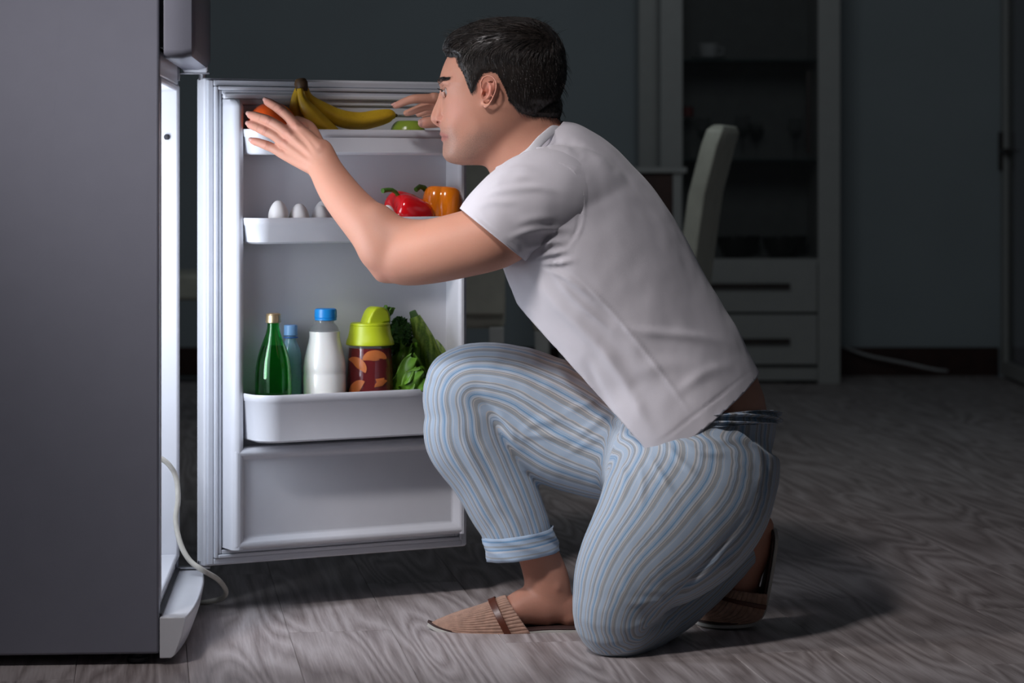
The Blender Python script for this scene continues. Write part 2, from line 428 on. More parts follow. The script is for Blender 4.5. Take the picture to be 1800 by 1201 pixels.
# ------------------------------------------------------------------ food on the door
def dpx(px,py,n):
    u=du(px,n); return dw((u,n,dz(py,u,n)))
def sc(v): return v.y/FPX          # metres per photo pixel at that point
def floor_of(b): return BINS[b][1]+.0078
def lathe_px(px,n,tab,zbot=None,rbot=None,name=None,mat=None,parent=None,seg=48,angle=40,origin=None,inner=0,open_top=False):
    c=dpx(px,600,n); s=sc(c)
    prof=[(max(r*s-inner,.0005),dz(py,du(px,n),n)) for py,r in tab]
    if zbot is not None:
        prof=[(max((rbot-3)*s-inner,.001),zbot+inner),(max((rbot-.6)*s-inner,.001),zbot+inner+.0015),(max(rbot*s-inner,.001),zbot+inner+.005)]+prof[::-1] if prof[0][1]>prof[-1][1] else prof
    else: prof=prof[::-1]
    g=G(); g.lathe(prof,(c.x,c.y,0),seg)
    return g.build(name,mat,parent,origin=origin,angle=angle)
def shell_px(px,n,tab,zbot,rbot,th,name,mat,parent=None,origin=None,seg=48):
    "hollow glass wall with real thickness, open at the top"
    c=dpx(px,600,n); s=sc(c); u=du(px,n)
    out=[((rbot-3)*s,zbot),((rbot-.6)*s,zbot+.0015),(rbot*s,zbot+.005)]+[(r*s,dz(py,u,n)) for py,r in tab[::-1]]
    inn=[(r-th,z) for r,z in out[2:]][::-1]+[((rbot-3)*s-th,zbot+th*1.3)]
    g=G(); g.lathe(out+inn,(c.x,c.y,0),seg); return g.build(name,mat,parent,origin=origin,angle=35)
zl=floor_of('low')
# green glass bottle
n=.066; px=480.5; c=dpx(px,600,n); base=Vector((c.x,c.y,zl))
t=empty('glass_bottle',base,'green glass bottle with a gold screw cap, leftmost in the lowest door bin','bottle')
tab=[(566,10.5),(576,11),(586,13.2),(600,18.5),(615,24),(630,28.4),(645,31),(662,32.2),(690,32.4),(740,32)]
M['greenglass']=glass('green_bottle_glass',(.16,.76,.22)); M['water']=glass('green_tinted_water',(.30,.75,.32),0.0,1.33)
shell_px(px,n,tab,zl,32,.0025,'bottle_body',M['greenglass'],t,base)
lathe_px(px,n,[(608,20.6)]+tab[4:],zl+.004,32,'drink',M['water'],t,origin=base,inner=.0032)
M['gold']=plain('gold_bottle_cap',(.72,.55,.32),.35,metal=.85)
cpx=(px+1.5)
lathe_px(px,n,[(550.5,9),(551.5,12),(553.5,13.2),(555.5,12.6),(557,13.2),(560,12.7),(562,13.4),(567,13.4),(567.8,12)],name='screw_cap',mat=M['gold'],parent=t,origin=base)
# small blue water bottle
n=.018; px=511; c=dpx(px,600,n); base=Vector((c.x,c.y,zl))
t=empty('water_bottle',base,'small clear blue plastic water bottle standing behind the green glass bottle','bottle')
tab=[(591,10),(598,10),(604,12.4),(612,16.5),(622,19.5),(640,20.4),(643,19.7),(647,20.4),(668,20.4),(671,19.7),(675,20.4),(740,20.4)]
shell_px(px,n,tab,zl,20,.0012,'bottle_body',thinglass('blue_pet_plastic',(.42,.70,.86),.42),t,base)
lathe_px(px,n,[(611,15.8)]+tab[4:],zl+.004,20,'water',thinglass('pale_blue_water',(.30,.60,.70),.35),t,origin=base,inner=.0018)
M['lightblue']=plain('light_blue_cap',(.27,.52,.90),.4)
lathe_px(px,n,[(571,9),(571.6,11),(573,11.8),(589,12.2),(590,11)],name='screw_cap',mat=M['lightblue'],parent=t,origin=base)
lathe_px(px,n,[(592,11),(592.6,13),(594,13),(594.6,11)],name='neck_ring',mat=plain('blue_neck_ring',(.05,.18,.55),.4),parent=t,origin=base)
# milk bottle
n=.066; px=570.5; c=dpx(px,600,n); base=Vector((c.x,c.y,zl))
t=empty('milk_bottle',base,'clear plastic milk bottle with a bright blue cap, in the lowest door bin','bottle')
tab=[(563,17),(567,17),(570,19.5),(574,23),(579,25.6),(582,27.2),(585,27),(592,26.8),(602,28.6),(615,32),(628,35),(640,36.8),(652,37.6),(655.5,36.6),(659,37.6),(690,37.2),(740,36.8)]
shell_px(px,n,tab[:6],dz(583,du(px,n),n)-.004,26.9,.0010,'bottle_neck',thinglass('clear_milk_bottle',(.30,.31,.31),.25),t,base)
M['milk']=plain('white_milk',(.84,.83,.79),.30,var=.01,sss=.1,coat=.7)
lathe_px(px,n,[(582.6,27.0)]+tab[6:],zl,36,'milk',M['milk'],t,origin=base)
M['blue']=plain('bright_blue_cap',(.01,.26,.68),.35)
g=G(); c=dpx(px+2,600,n); s=sc(c); u=du(px+2,n); R=[]
for py,r,rid in ((563.5,17.5,0),(562.5,19.4,0),(560,19.5,0),(559,18.7,0),(558,19.5,.25),(546,19.2,.25),(543.5,18.5,0),(542.3,16,0)):
    z=dz(py,u,n); R.append([Vector((c.x+(r+rid*math.cos(36*2*math.pi*k/72*1.0))*s*math.cos(2*math.pi*k/72),c.y+(r+rid*math.cos(math.pi*k))*s*math.sin(2*math.pi*k/72),z)) for k in range(72)])
g.rings(R); g.build('screw_cap',M['blue'],t,origin=base)
# infuser jar
n=.066; px=650.5; c=dpx(px,600,n); base=Vector((c.x,c.y,zl)); s=sc(c); u=du(px,n)
t=empty('juice_jar',base,'glass jar of red juice with apple slices and a lime green flip lid','jar')
tab=[(601,38.5),(606,39),(616,40),(640,42),(665,43),(690,43.5),(740,43.5)]
shell_px(px,n,tab,zl,43,.0025,'jar_body',M['glass'],t,base); JC=dpx(px,600,n); JR=38.8*sc(JC)-.0034
M['juice']=thinglass('red_fruit_juice',(.20,.003,.006),.94)
jl=lathe_px(px,n,[(611,39.6),(616,40)]+tab[3:],zl+.004,43,'juice',M['juice'],t,origin=base,inner=.003)
M['appleflesh']=plain('juice_stained_apple',(.70,.20,.045),.4,var=.2,sss=.1); M['appleskin']=plain('red_apple_skin',(.45,.02,.03),.3)
def slice_(cx,cy,rpx,ang,frac):
    "apple slice lying against the inside of the glass"
    rj=lambda z:float(np.interp(HORIZ+(CAMH-z)*FPX/JC.y,[600,611,640,665,700],[39.4,39.6,42,43,43.4]))*sc(JC)-.0020
    s_=sc(JC); k_=18; a1=math.pi*frac
    arc=[(rpx*math.cos(a1*(k/k_)),rpx*math.sin(a1*(k/k_))*.80) for k in range(k_+1)]+[(rpx*math.cos(a1)*.2+rpx*.3,-.10*rpx)]
    g=G(); R=[]
    mx=sum(a for a,b in arc)/len(arc); my=sum(b for a,b in arc)/len(arc)
    for dep,f_ in ((.0006,.03),(.0007,.35),(.0007,.7),(.0006,1),(-.004,1)):
        ring=[]
        for a,b in [(mx+(a-mx)*f_,my+(b-my)*f_) for a,b in arc]:
            xx=a*math.cos(ang)-b*math.sin(ang)+cx; yy=a*math.sin(ang)+b*math.cos(ang)
            z=dz(cy-yy+0*cx,u,n); r=rj(z)+dep; x0=(xx-px)*s_; x0=max(-r*.97,min(r*.97,x0))
            ring.append(Vector((JC.x+x0,JC.y-math.sqrt(r*r-x0*x0),z)))
        R.append(ring)
    g.rings(R); return g.build('fruit_slice',M['appleflesh'],t,origin=base)
for a in ((660,630,21,.05,1.0),(629,642,19,-.62,1.0),(662,655,20,-1.35,.33),(632,684,20,.95,1.0),(672,676,13,.7,.8)):
    slice_(*a)
M['lime']=plain('lime_green_plastic',(.50,.60,.015),.38,var=.03)
lid=lathe_px(px,n,[(606.5,40.5),(605.5,42.2),(603.5,42.4),(598,41.2),(590,38.2),(580,36.2),(572.5,35.4),(571.8,34.4),(571.2,35.2),(568.5,34.8),(567.2,33),(567,12)],name='flip_lid',mat=M['lime'],parent=t,origin=base,angle=30)
prof=[(637,579),(641,561),(646.5,548),(651,542),(657,539),(668,540),(675,544.5),(678.5,552),(680,566),(668,567),(657,578)]
g=G(); R=[]
for dn,shr in ((-.019,.88),(-.016,1),(.016,1),(.020,.86)):
    cx=sum(p[0] for p in prof)/len(prof); cy=sum(p[1] for p in prof)/len(prof)
    R.append([c+UD*0+ (dw((du(cx+(x-cx)*shr,n),n+dn,dz(cy+(y-cy)*shr,u,n)))-c) for x,y in prof])
g.rings(R); sp=g.build('spout',M['lime'],lid,origin=base,bevel=.003,seg=3)
g=G(); g.add([],[])
# leafy greens
M['lettuce']=plain('lettuce_leaf_green',(.115,.26,.018),.42,var=.35,scale=45,bump=.3,bscale=160,sss=.12)
M['darkleaf']=plain('curly_kale_green',(.05,.17,.025),.5,var=.4,scale=60,bump=.3,bscale=200)
M['stalk']=plain('pale_green_stalk',(.33,.52,.16),.45,var=.2)
def leaf(name,base,dirv,side,nrm,L,wid,ruf,parent,mat,seed,curl=.02,ns=15,nt=13):
    rnd=random.Random(seed); ph=rnd.random()*6; f=rnd.uniform(10,15)
    V=[];F=[]
    for off in (0,.0007):
        for i in range(ns):
            a=i/(ns-1)
            w=wid*(math.sin(math.pi*min(1,(a*.86+.12)))**.7)
            for j in range(nt):
                b=2*j/(nt-1)-1
                r=ruf*(abs(b)**2.0)*(.35+.65*a)*math.sin(f*a+ph+2.5*b)+ruf*.7*max(0,a-.7)/.3*math.sin(7*b+ph)
                V.append(base+dirv*(a*L+.10*L*a*abs(b)*math.sin(9*b+ph))+side*(w*b*(1-.12*abs(b)))+nrm*(r+curl*a*a-.25*wid*b*b+.004*math.cos(b*3)+off))
    N=ns*nt
    for i in range(ns-1):
        for j in range(nt-1):
            q=(i*nt+j,i*nt+j+1,(i+1)*nt+j+1,(i+1)*nt+j)
            F.append(q); F.append(tuple(x+N for x in q[::-1]))
    g=G(); g.add(V,F); o=g.build(name,mat,parent,angle=0,origin=WM[parent].translation,sub=1,fixn=False); return o
base=dpx(722,760,.055); base.z=zl
t=empty('lettuce',base,'bright green leaf lettuce standing right of the juice jar','lettuce')
Zv=Vector((0,0,1))
for i,(x,y,n_,ang,tilt,L,w,ruf) in enumerate([(706,735,.075,-.05,.18,.118,.030,.011),(724,740,.080,.05,.22,.104,.030,.012),(712,742,.060,-.02,.0,.135,.032,.012),(736,738,.060,.16,.02,.142,.034,.012),
     (732,742,.084,.05,.28,.092,.028,.011),(703,742,.050,-.1,-.02,.125,.028,.011),(722,745,.088,-.12,.3,.085,.026,.010),(744,742,.070,.20,.12,.105,.028,.010),(716,738,.088,-.08,.25,.10,.026,.011)]):
    b0=dpx(x,y,n_); m=Matrix.Rotation(ang,3,ND); d=m@Zv; sd=m@UD; d=(d+ND*tilt).normalized(); nn=sd.cross(d).normalized()
    if nn.dot(ND)<0: nn=-nn
    leaf('leaf',b0,d,sd,nn,L*1.10,w*1.5,ruf*1.7,t,M['lettuce'],i+3)
g=G(); g.tube([base+Vector((0,0,.002)),base+Vector((0,0,.04))],[.016,.012],12); g.build('stalk',M['stalk'],t,origin=base)
base=dpx(704,760,.03); base.z=zl
t=empty('curly_kale',base,'dark curly kale bunch behind the bright lettuce, beside the jar lid','kale')
g=G(); rnd=random.Random(5); cc=dpx(703,595,.028)
for i in range(190):
    a=rnd.uniform(0,6.283); zz=rnd.uniform(-1,1); rr=math.sqrt(1-zz*zz)*rnd.uniform(.75,1.15)
    p=cc+UD*(.021*rr*math.cos(a))+ND*(.020*rr*math.sin(a))+Vector((0,0,.040*zz))
    nv=(p-cc); nv.z*=.35; nv.normalize(); a1=nv.orthogonal().normalized(); a1=(Matrix.Rotation(rnd.uniform(0,6.28),3,nv)@a1); a2=nv.cross(a1)
    k_=9; r0=rnd.uniform(.006,.0105); V=[p-nv*.002]+[p+a1*r0*math.cos(6.283*k/k_)+a2*r0*math.sin(6.283*k/k_)+nv*(.0050*math.sin(k*2.6+i)) for k in range(k_)]
    g.add(V,[(0,1+k,1+(k+1)%k_) for k in range(k_)])
o=g.build('leaflets',M['darkleaf'],t,origin=base,angle=0,fixn=False); o['kind']='stuff'
g=G()
for k in range(7):
    x=base+UD*(.008*math.cos(k*1.7))+ND*(.008*math.sin(k*1.7)); g.tube([x,x+Vector((0,0,.10))+UD*.005*math.cos(k*3)],[.003,.002],7)
g.build('stems',M['stalk'],t,origin=base)
# celery top behind the spout
base=dpx(668,760,.012); base.z=zl
t=empty('celery_stick',base,'pale green celery stick with leafy tip poking up behind the jar spout','celery')
g=G(); R=[]
for f,(x,y) in enumerate(((668,757),(672,680),(677,600),(681,562),(682,552))):
    cc=dpx(x,y,.012+.004*f); r=(8-.9*f)*sc(cc); R.append([cc+UD*r*math.cos(6.283*k/14)*(1+.12*math.cos(5*6.283*k/14))+ND*r*.7*math.sin(6.283*k/14) for k in range(14)])
g.rings(R); g.build('stalk',M['stalk'],t,origin=base)
for i,(ang,tl,L,w) in enumerate(((-.7,.1,.022,.009),(.25,.2,.024,.009),(.9,.0,.018,.007),(-.2,.3,.02,.008))):
    m=Matrix.Rotation(ang,3,ND); d=(m@Zv+ND*tl).normalized(); leaf('leaf',dpx(681,556,.03),d,m@UD,(m@UD).cross(d),L,w,.003,t,M['lettuce'],i+40,.003,8,7)
# zucchini
def zucchini(name,path,nlist,rad,label,seed,stem=True):
    base=dpx(path[-1][0],path[-1][1],nlist[-1]); base.z=zl
    t=empty(name,base,label,'zucchini','zucchini in the lowest bin')
    pts=[np.array(dpx(x,y,nn)) for (x,y),nn in zip(path,nlist)]
    if pts[-1][2]<zl+.012: pts[-1][2]=zl+.012
    C=catmull(pts,8); rr=[r[0] for r in catmull([(r,) for r in rad],8)]
    g=G(); R=[]; N=40
    for i,p in enumerate(C):
        p=Vector(p); tt=(Vector(C[min(i+1,len(C)-1)])-Vector(C[max(i-1,0)])).normalized(); a1=(UD-tt*UD.dot(tt)).normalized(); a2=tt.cross(a1)
        r=rr[i]*p.y/FPX
        R.append([p+(a1*math.cos(6.283*k/N)+a2*math.sin(6.283*k/N))*r*(1+.035*math.cos(8*6.283*k/N)) for k in range(N)])
    g.rings(R); zm=g.build('fruit',M['zuc'],t,origin=base)
    if stem:
        p0=Vector(C[0]); d=(Vector(C[0])-Vector(C[3])).normalized()
        g=G(); R=[]
        for f,r in ((-.014,.0125),(-.004,.0095),(.004,.0075),(.011,.0068),(.013,.0055)):
            a1=(UD-d*UD.dot(d)).normalized(); a2=d.cross(a1)
            R.append([p0+d*f+(a1*math.cos(6.283*k/20)+a2*math.sin(6.283*k/20))*r*(1+.12*math.cos(5*6.283*k/20)) for k in range(20)])
        g.rings(R); g.build('stem',plain('dark_green_stem',(.045,.11,.02),.5,var=.3),t,origin=base)
def zmat():
    m=NT('zucchini_skin'); co=m.obj(); mp=m.n('ShaderNodeMapping'); mp.inputs['Scale'].default_value=(1,1,.12); m.l(co,mp.inputs[0])
    a=m.noise(mp.outputs[0],110,2); b=m.noise(co,260,2)
    c=m.ramp(m.math('ADD',m.math('MULTIPLY',a,.75),m.math('MULTIPLY',b,.25)),[(.36,(.055,.13,.012)),(.5,(.15,.26,.03)),(.64,(.30,.42,.08))])
    m.set(Base_Color=c,Roughness=.28); m.bump(a,.15,.0006); return m.m
M['zuc']=zmat()
zucchini('zucchini',[(729,557),(738,580),(751,612),(764,655),(768,735)],[.03,.035,.045,.05,.055],[10,15,19.5,22,21],'striped green zucchini with a dark stem leaning in the lowest bin',1)
zucchini('zucchini',[(762,600),(771,618),(780,650),(784,690),(784,745)],[.012,.014,.018,.02,.025],[7,12,15,16,14],'small green zucchini half hidden behind the stemmed one',2,False)
# ---- middle bin: eggs and peppers
zm=floor_of('mid'); nf=BINS['mid'][0]
zp=dz(352,du(489,.06),.06)-.0585
g=G(dw); u0_,u1_=du(455,.06),du(690,.05); g.box(u0_,u1_,.0,nf-.014,zm-.0002,zm+.012); g.box(u0_+.004,u1_-.004,.004,nf-.018,zm+.012,zp+.004)
tag(g.build('egg_rack',M['plastic'],bevel=.002),'white egg rack sunk in the middle door bin under the eggs','rack')
M['egg']=plain('white_eggshell',(.80,.77,.75),.45,var=.02,bump=.08,bscale=400,sss=.08)
def egg(px,top,n,r,h,label):
    c=dpx(px,top,n); g=G(); s=sc(c); zt=c.z; R=[]
    prof=[]
    for i in range(1,16):
        a=math.pi*i/16; z=-math.cos(a); rad=math.sin(a)*(1-.16*z); prof.append((rad*r*s,zt-h*.5+z*h*.5))
    g.lathe(prof,(c.x,c.y,0),28); o=g.build('egg',M['egg']); tag(o,label,'egg','white eggs in the middle door bin')
egg(489.5,352,.070,18,.0575,'white egg at the left end of the row, tallest in view')
egg(526,357.5,.074,18,.0535,'white egg second from the left, in front')
egg(563.5,360.5,.074,16,.0515,'white egg third from the left at the front, beside the forearm')
egg(568,352.5,.030,18,.0575,'white egg in the back row just left of the forearm')
egg(682,360,.074,14,.050,'white egg tucked under the red bell pepper')
def pepper(name,label,cpt,axis,L,rad,mat,lobes,seed,prof,stemdir,stempath,tw=0):
    axis=axis.normalized(); a1=axis.orthogonal().normalized(); a2=axis.cross(a1)
    t=empty(name,cpt-Vector((0,0,0)),label,'pepper','bell peppers in the middle bin')
    g=G(); N=72; R=[]
    for i,(f,rf,dep) in enumerate(prof):
        ring=[]
        for k in range(N):
            th=6.283185*k/N; lob=1+dep*(abs(math.cos(lobes*th/2+tw))**.8-.6)
            ring.append(cpt+axis*(f*L)+(a1*math.cos(th)+a2*math.sin(th))*rad*rf*lob)
        R.append(ring)
    g.rings(R); g.build('fruit',mat,t,origin=cpt,sub=1,angle=0)
    g=G(); g.tube(stempath[0],stempath[1],14); st=g.build('stem',M['pstem'],t,origin=cpt)
    return t
M['pstem']=plain('pepper_stem_green',(.06,.16,.015),.45,var=.35,scale=60)
M['redpep']=plain('red_pepper_skin',(.62,.004,.008),.16,var=.1,coat=.6,sss=.06)
M['orgpep']=plain('orange_pepper_skin',(.80,.20,.003),.18,var=.08,coat=.6,sss=.06)
pp=[(-.50,.10,.2),(-.495,.35,.25),(-.46,.62,.26),(-.36,.84,.24),(-.2,.96,.2),(0,1,.18),(.2,1.0,.18),(.36,.95,.2),(.46,.80,.26),(.49,.60,.3),(.46,.40,.32),(.41,.22,.3),(.38,.08,.1)]
cR=dpx(717,380,.052); s=sc(cR)
stp=[dpx(x,y,nn) for x,y,nn in ((702,354,.058),(700,344,.062),(696,338,.066),(689,334,.070),(681,334,.074),(672.5,335.5,.078))]
pepper('bell_pepper','glossy red bell pepper with a curved green stem, beside the orange one',cR,-UD*1.0+Zv*.30+ND*.12,.092,.0455,M['redpep'],4,1,pp,None,([dpx(x,y,nn) for x,y,nn in ((704,358,.058),)]+stp,[.0048,.0045,.004,.004,.0042,.0046,.005]),.5)
g=G()
cO=dpx(776,376,.046)
st2=[dpx(x,y,nn) for x,y,nn in ((752,338,.03),(745,330,.03),(738,328,.032),(731,334,.036))]
pepper('bell_pepper','glossy orange bell pepper standing at the right end of the middle bin',cO,Zv*1.0+UD*.10-ND*.05,.112,.041,M['orgpep'],4,2,pp[::-1] and pp,None,(st2,[.006,.0055,.005,.005]),.2)
# left bulge of the red pepper (its second shoulder)
# ---- top bin: grapefruit, bananas, apple
zt_=floor_of('top')
def rind(name,c1,c2,rough,bs):
    t=NT(name); co=t.obj(); a=t.noise(co,14,3); v=t.n('ShaderNodeTexVoronoi',i_Scale=bs); t.l(co,v.inputs['Vector'])
    t.set(Base_Color=t.ramp(a,[(.3,c1),(.7,c2)]),Roughness=rough,Subsurface_Weight=.08); t.b.inputs['Subsurface Radius'].default_value=(.01,.004,.002)
    t.bump(v.outputs['Distance'],.35,.0006); return t.m
c=dpx(478,221,.043); c.z=zt_+.0475
t=empty('grapefruit',c-Vector((0,0,.046)),'round orange-red grapefruit under the left hand in the top bin','fruit')
g=G()
R=[]
for i in range(1,24):
    a=math.pi*i/24; r=.0485*math.sin(a); z=-.0475*math.cos(a)+(.003*math.exp(-((a-math.pi)/.25)**2)*-1)
    R.append([c+Vector((r*math.cos(6.283*k/40),r*math.sin(6.283*k/40),z)) for k in range(40)])
g.rings(R); g.build('fruit',rind('grapefruit_rind',(.92,.105,.014),(.95,.15,.022),.35,190),t,origin=c,angle=0)
g=G(); g.lathe([(.0035,0),(.003,.0015),(.001,.002)],(c.x,c.y,c.z+.0445),10); g.build('stem_scar',M['pstem'],t,origin=c)
c=dpx(717,233,.045); c.z=zt_+.0335
t=empty('green_apple',c-Vector((0,0,.0335)),'green apple at the right end of the top bin, under the right hand','apple')
g=G(); R=[]
for i in range(0,25):
    a=math.pi*(i+.3)/24.6; r=.0355*math.sin(a)**.85*(1+.04*-math.cos(a)); z=-.0325*math.cos(a)*(1-.30*math.exp(-(min(a,math.pi-a)/.35)**2))
    R.append([c+Vector((r*math.cos(6.283*k/36),r*math.sin(6.283*k/36),z)) for k in range(36)])
g.rings(R); g.build('fruit',rind('green_apple_skin',(.19,.30,.025),(.33,.45,.06),.25,260),t,origin=c,angle=0)
g=G(); g.tube([c+Vector((0,0,.022)),c+Vector((.001,0,.024)),c+Vector((.002,0,.026))],[.0012,.001,.0014],8); g.build('stem',M['brownwood'],t,origin=c)
bc=dpx(529,152,.045)
t=empty('banana_bunch',Vector((bc.x,bc.y,zt_)),'bunch of yellow bananas with a dark crown between grapefruit and apple','bananas')
def banmat():
    m=NT('banana_peel'); co=m.obj(); a=m.noise(co,25,4,.6); b=m.noise(co,300,2)
    sp=m.ramp(b,[(.66,(0,0,0)),(.72,(1,1,1))])
    m.set(Base_Color=m.mix(m.math('MULTIPLY',sp,.25),m.ramp(a,[(.3,(.56,.33,.014)),(.55,(.66,.42,.022)),(.75,(.72,.52,.05))]),(.2,.1,.02)),Roughness=.42,Subsurface_Weight=.06)
    m.b.inputs['Subsurface Radius'].default_value=(.01,.006,.002); return m.m
M['banana']=banmat()
def banana(path,rad):
    pts=[np.array(dpx(x,y,n_)) for x,y,n_ in path]; 
    C=catmull(pts,7); rr=[r[0] for r in catmull([(r,) for r in rad],7)]; g=G(); R=[]; N=30
    for i,p in enumerate(C):
        p=Vector(p); tt=(Vector(C[min(i+1,len(C)-1)])-Vector(C[max(i-1,0)])).normalized(); a1=(ND-tt*ND.dot(tt)).normalized(); a2=tt.cross(a1); r=max(rr[i],.6)*p.y/FPX
        R.append([p+(a1*math.cos(6.283*k/N)+a2*math.sin(6.283*k/N))*r*(1+.05*math.cos(5*6.283*k/N)) for k in range(N)])
    g.rings(R); return g.build('banana',M['banana'],t,origin=WM[t].translation,angle=0)
banana([(536,156,.045),(543,172,.045),(563,190,.045),(595,207,.045),(630,213,.045),(662,208,.046),(684,203,.048),(694,203,.05)],[6,7.5,12.5,15,15.5,14.5,11,5])
banana([(527,156,.056),(530,172,.060),(541,193,.064),(560,216,.064),(584,238,.062),(606,252,.06)],[5.5,7,13,16,15,5])
banana([(524,156,.040),(519,172,.038),(519,195,.036),(528,220,.034),(545,243,.034),(562,252,.034)],[5.5,7,11,13,12,4])
g=G(); cw=[dpx(528,140,.044),dpx(529,146,.046),dpx(530.5,154,.046),dpx(530.5,160,.047)]; g.tube(cw,[.0105,.0135,.0125,.0115],14); g.build('crown',plain('dark_banana_crown',(.07,.035,.012),.6,var=.4,scale=60),t,origin=WM[t].translation)
for x,y in ((697,203),):
    g=G(); g.ball(dpx(x-2,y,.0505),(.005,.005,.004),10,6); g.build('tip',plain('dark_banana_tip',(.06,.035,.012),.6),t,origin=WM[t].translation)
# ------------------------------------------------------------------ background furniture
def bxp(g,x0,x1,y0,y1,D,dep): 
    a=P(x0,y1,D); b=P(x1,y0,D); g.box(a.x,b.x,D,D+dep,a.z,b.z)
DC=10.62; Zc=lambda y:CAMH-(y-HORIZ)*DC/FPX; Xc=lambda x:(x-900)*DC/FPX
cb=empty('display_cabinet',((Xc(1160)+Xc(1478))/2,DC,0),'tall white display cabinet with glass shelves and two drawers','cabinet')
HT=2.1
x0,x1,x2,x3=Xc(1161),Xc(1200),Xc(1438),Xc(1477); DB=11.04
org=WM[cb].translation
g=G(); g.box(x0,x1,DC,DB,0,HT); g.build('side_panel',M['cabinet'],cb,bevel=.002)
g=G(); g.box(x2,x3,DC,DB,0,HT); g.build('side_panel',M['cabinet'],cb,bevel=.002)
g=G(); g.box(x1,x2,DB-.02,DB,.05,HT); g.build('back_panel',M['cabin'],cb)
g=G(); g.box(x1,x2,DC,DB-.02,HT-.03,HT); g.build('top_panel',M['cabinet'],cb)
g=G(); g.box(x1,x2,DC+.004,DB-.02,Zc(455)-.02,Zc(455)); g.build('counter',M['cabinet'],cb,bevel=.002)
g=G(); g.box(x1,x2,DC+.03,DB-.02,0.012,Zc(646)); g.build('plinth',M['cabinet'],cb)
for a,b,hy,hx0 in ((458,549,502,1246),(553,641,599,1246)):
    g=G(); g.box(x1+.003,x2-.003,DC,DC+.35,Zc(b),Zc(a)); d=g.build('drawer',M['cabinet'],cb,bevel=.002)
    g=G(); g.box(Xc(hx0),Xc(1388),DC-.028,DC-.016,Zc(hy+4),Zc(hy-4)); g.box(Xc(hx0)+.02,Xc(hx0)+.03,DC-.016,DC,Zc(hy+3),Zc(hy-3)); g.box(Xc(1388)-.03,Xc(1388)-.02,DC-.016,DC,Zc(hy+3),Zc(hy-3))
    g.build('handle',M['handle'],d,bevel=.001)
for y in (105,281):
    g=G(); g.box(x1,x2,DC+.03,DB-.02,Zc(y)-.004,Zc(y)+.004); g.build('shelf',M['shelfglass'],cb)
# glass door of the cabinet with its dark bar handle
g=G(); g.box(x1+.003,x2-.003,DC+.006,DC+.011,Zc(452),HT-.04); gd=g.build('glass_door',M['glass'],cb)
g=G(); g.box(Xc(1416),Xc(1424),DC-.022,DC-.012,Zc(270),Zc(125)); g.box(Xc(1418),Xc(1422),DC-.012,DC+.006,Zc(262),Zc(257)); g.box(Xc(1418),Xc(1422),DC-.012,DC+.006,Zc(138),Zc(133)); g.build('handle',M['handle'],gd)
# crockery
def bowl(px,label,dy):
    D=10.80; c=P(px,455,D); z=Zc(455); s=D/FPX
    g=G(); g.lathe([(.035,z),(.038,z+.004),(.055,z+.03),(.066,z+.062),(.07,z+.085),(.067,z+.085),(.052,z+.032),(.03,z+.012)],(c.x,D+dy,0),28)
    tag(g.build('bowl',M['blackbowl']),label,'bowl','dark bowls on the cabinet counter')
bowl(1287,'dark bowl on the cabinet counter, leftmost in front',-.05); bowl(1312,'dark bowl on the cabinet counter, second from left, behind the first',.11); bowl(1367,'dark bowl on the cabinet counter, third from left',-.05); bowl(1394,'dark bowl on the cabinet counter nearest its right pillar',.10)
def goblet(px,y,label,h,r,D=10.82):
    z=Zc(281)+.0045; c=P(px,281,D)
    g=G(); g.lathe([(r*.8,z),(r*.8,z+.002),(.004,z+.006),(.0035,z+h*.45),(r*.6,z+h*.53),(r,z+h*.72),(r*.85,z+h),(r*.80,z+h),(r*.94,z+h*.72),(r*.5,z+h*.55),(.001,z+h*.52)],(c.x,c.y,0),28)
    tag(g.build('wine_glass',M['glass']),label,'glass','wine glasses on the cabinet shelf')
goblet(1236,0,'wine glass on the lower glass shelf, leftmost, behind the chair back',.17,.034); goblet(1305,0,'wine glass on the lower glass shelf, just right of the chair back',.18,.038); goblet(1330,0,'small wine glass on the lower glass shelf, second right of the chair back',.15,.032,10.93); goblet(1398,0,'wine glass on the lower glass shelf, nearest the bar handle',.17,.036)
z=Zc(105)+.0045; c=P(1245,105,10.83)
t=empty('teacup',(c.x,c.y,z),'white teacup on its saucer on the upper glass shelf','cup')
g=G(); g.lathe([(.03,z),(.055,z+.006),(.078,z+.014),(.076,z+.016),(.05,z+.009),(.02,z+.007)],(c.x,c.y,0),28); g.build('saucer',M['porcelain'],t)
g=G(); g.lathe([(.024,z+.008),(.03,z+.012),(.040,z+.04),(.044,z+.07),(.042,z+.07),(.036,z+.04),(.02,z+.016)],(c.x,c.y,0),28); g.tube([Vector((c.x+.041,c.y,z+.055)),Vector((c.x+.062,c.y,z+.052)),Vector((c.x+.06,c.y,z+.032)),Vector((c.x+.036,c.y,z+.026))],.0035,8); g.build('cup',M['porcelain'],t)
z=Zc(281)+.0045; c=P(1209,281,10.86); 
t=empty('red_candle',(c.x,c.y,z),'small red candle on a glass stand at the left end of the lower shelf','candle')
g=G(); g.lathe([(.03,z),(.03,z+.004),(.006,z+.01),(.006,z+.16),(.026,z+.172),(.026,z+.176)],(c.x,c.y,0),20); g.build('stand',M['glass'],t)
g=G(); g.lathe([(.024,z+.176),(.024,z+.212),(.02,z+.215)],(c.x,c.y,0),20); g.build('candle',plain('red_wax',(.22,.03,.03),.5),t)
# white column beside the cabinet
a=P(1122,0,10.9); b=P(1160,0,10.9)
g=G(); g.box(a.x,b.x+.02,10.85,11.04,.0,HT); tag(g.build('trim_1',M['cabinet'],bevel=.003),kind='structure')
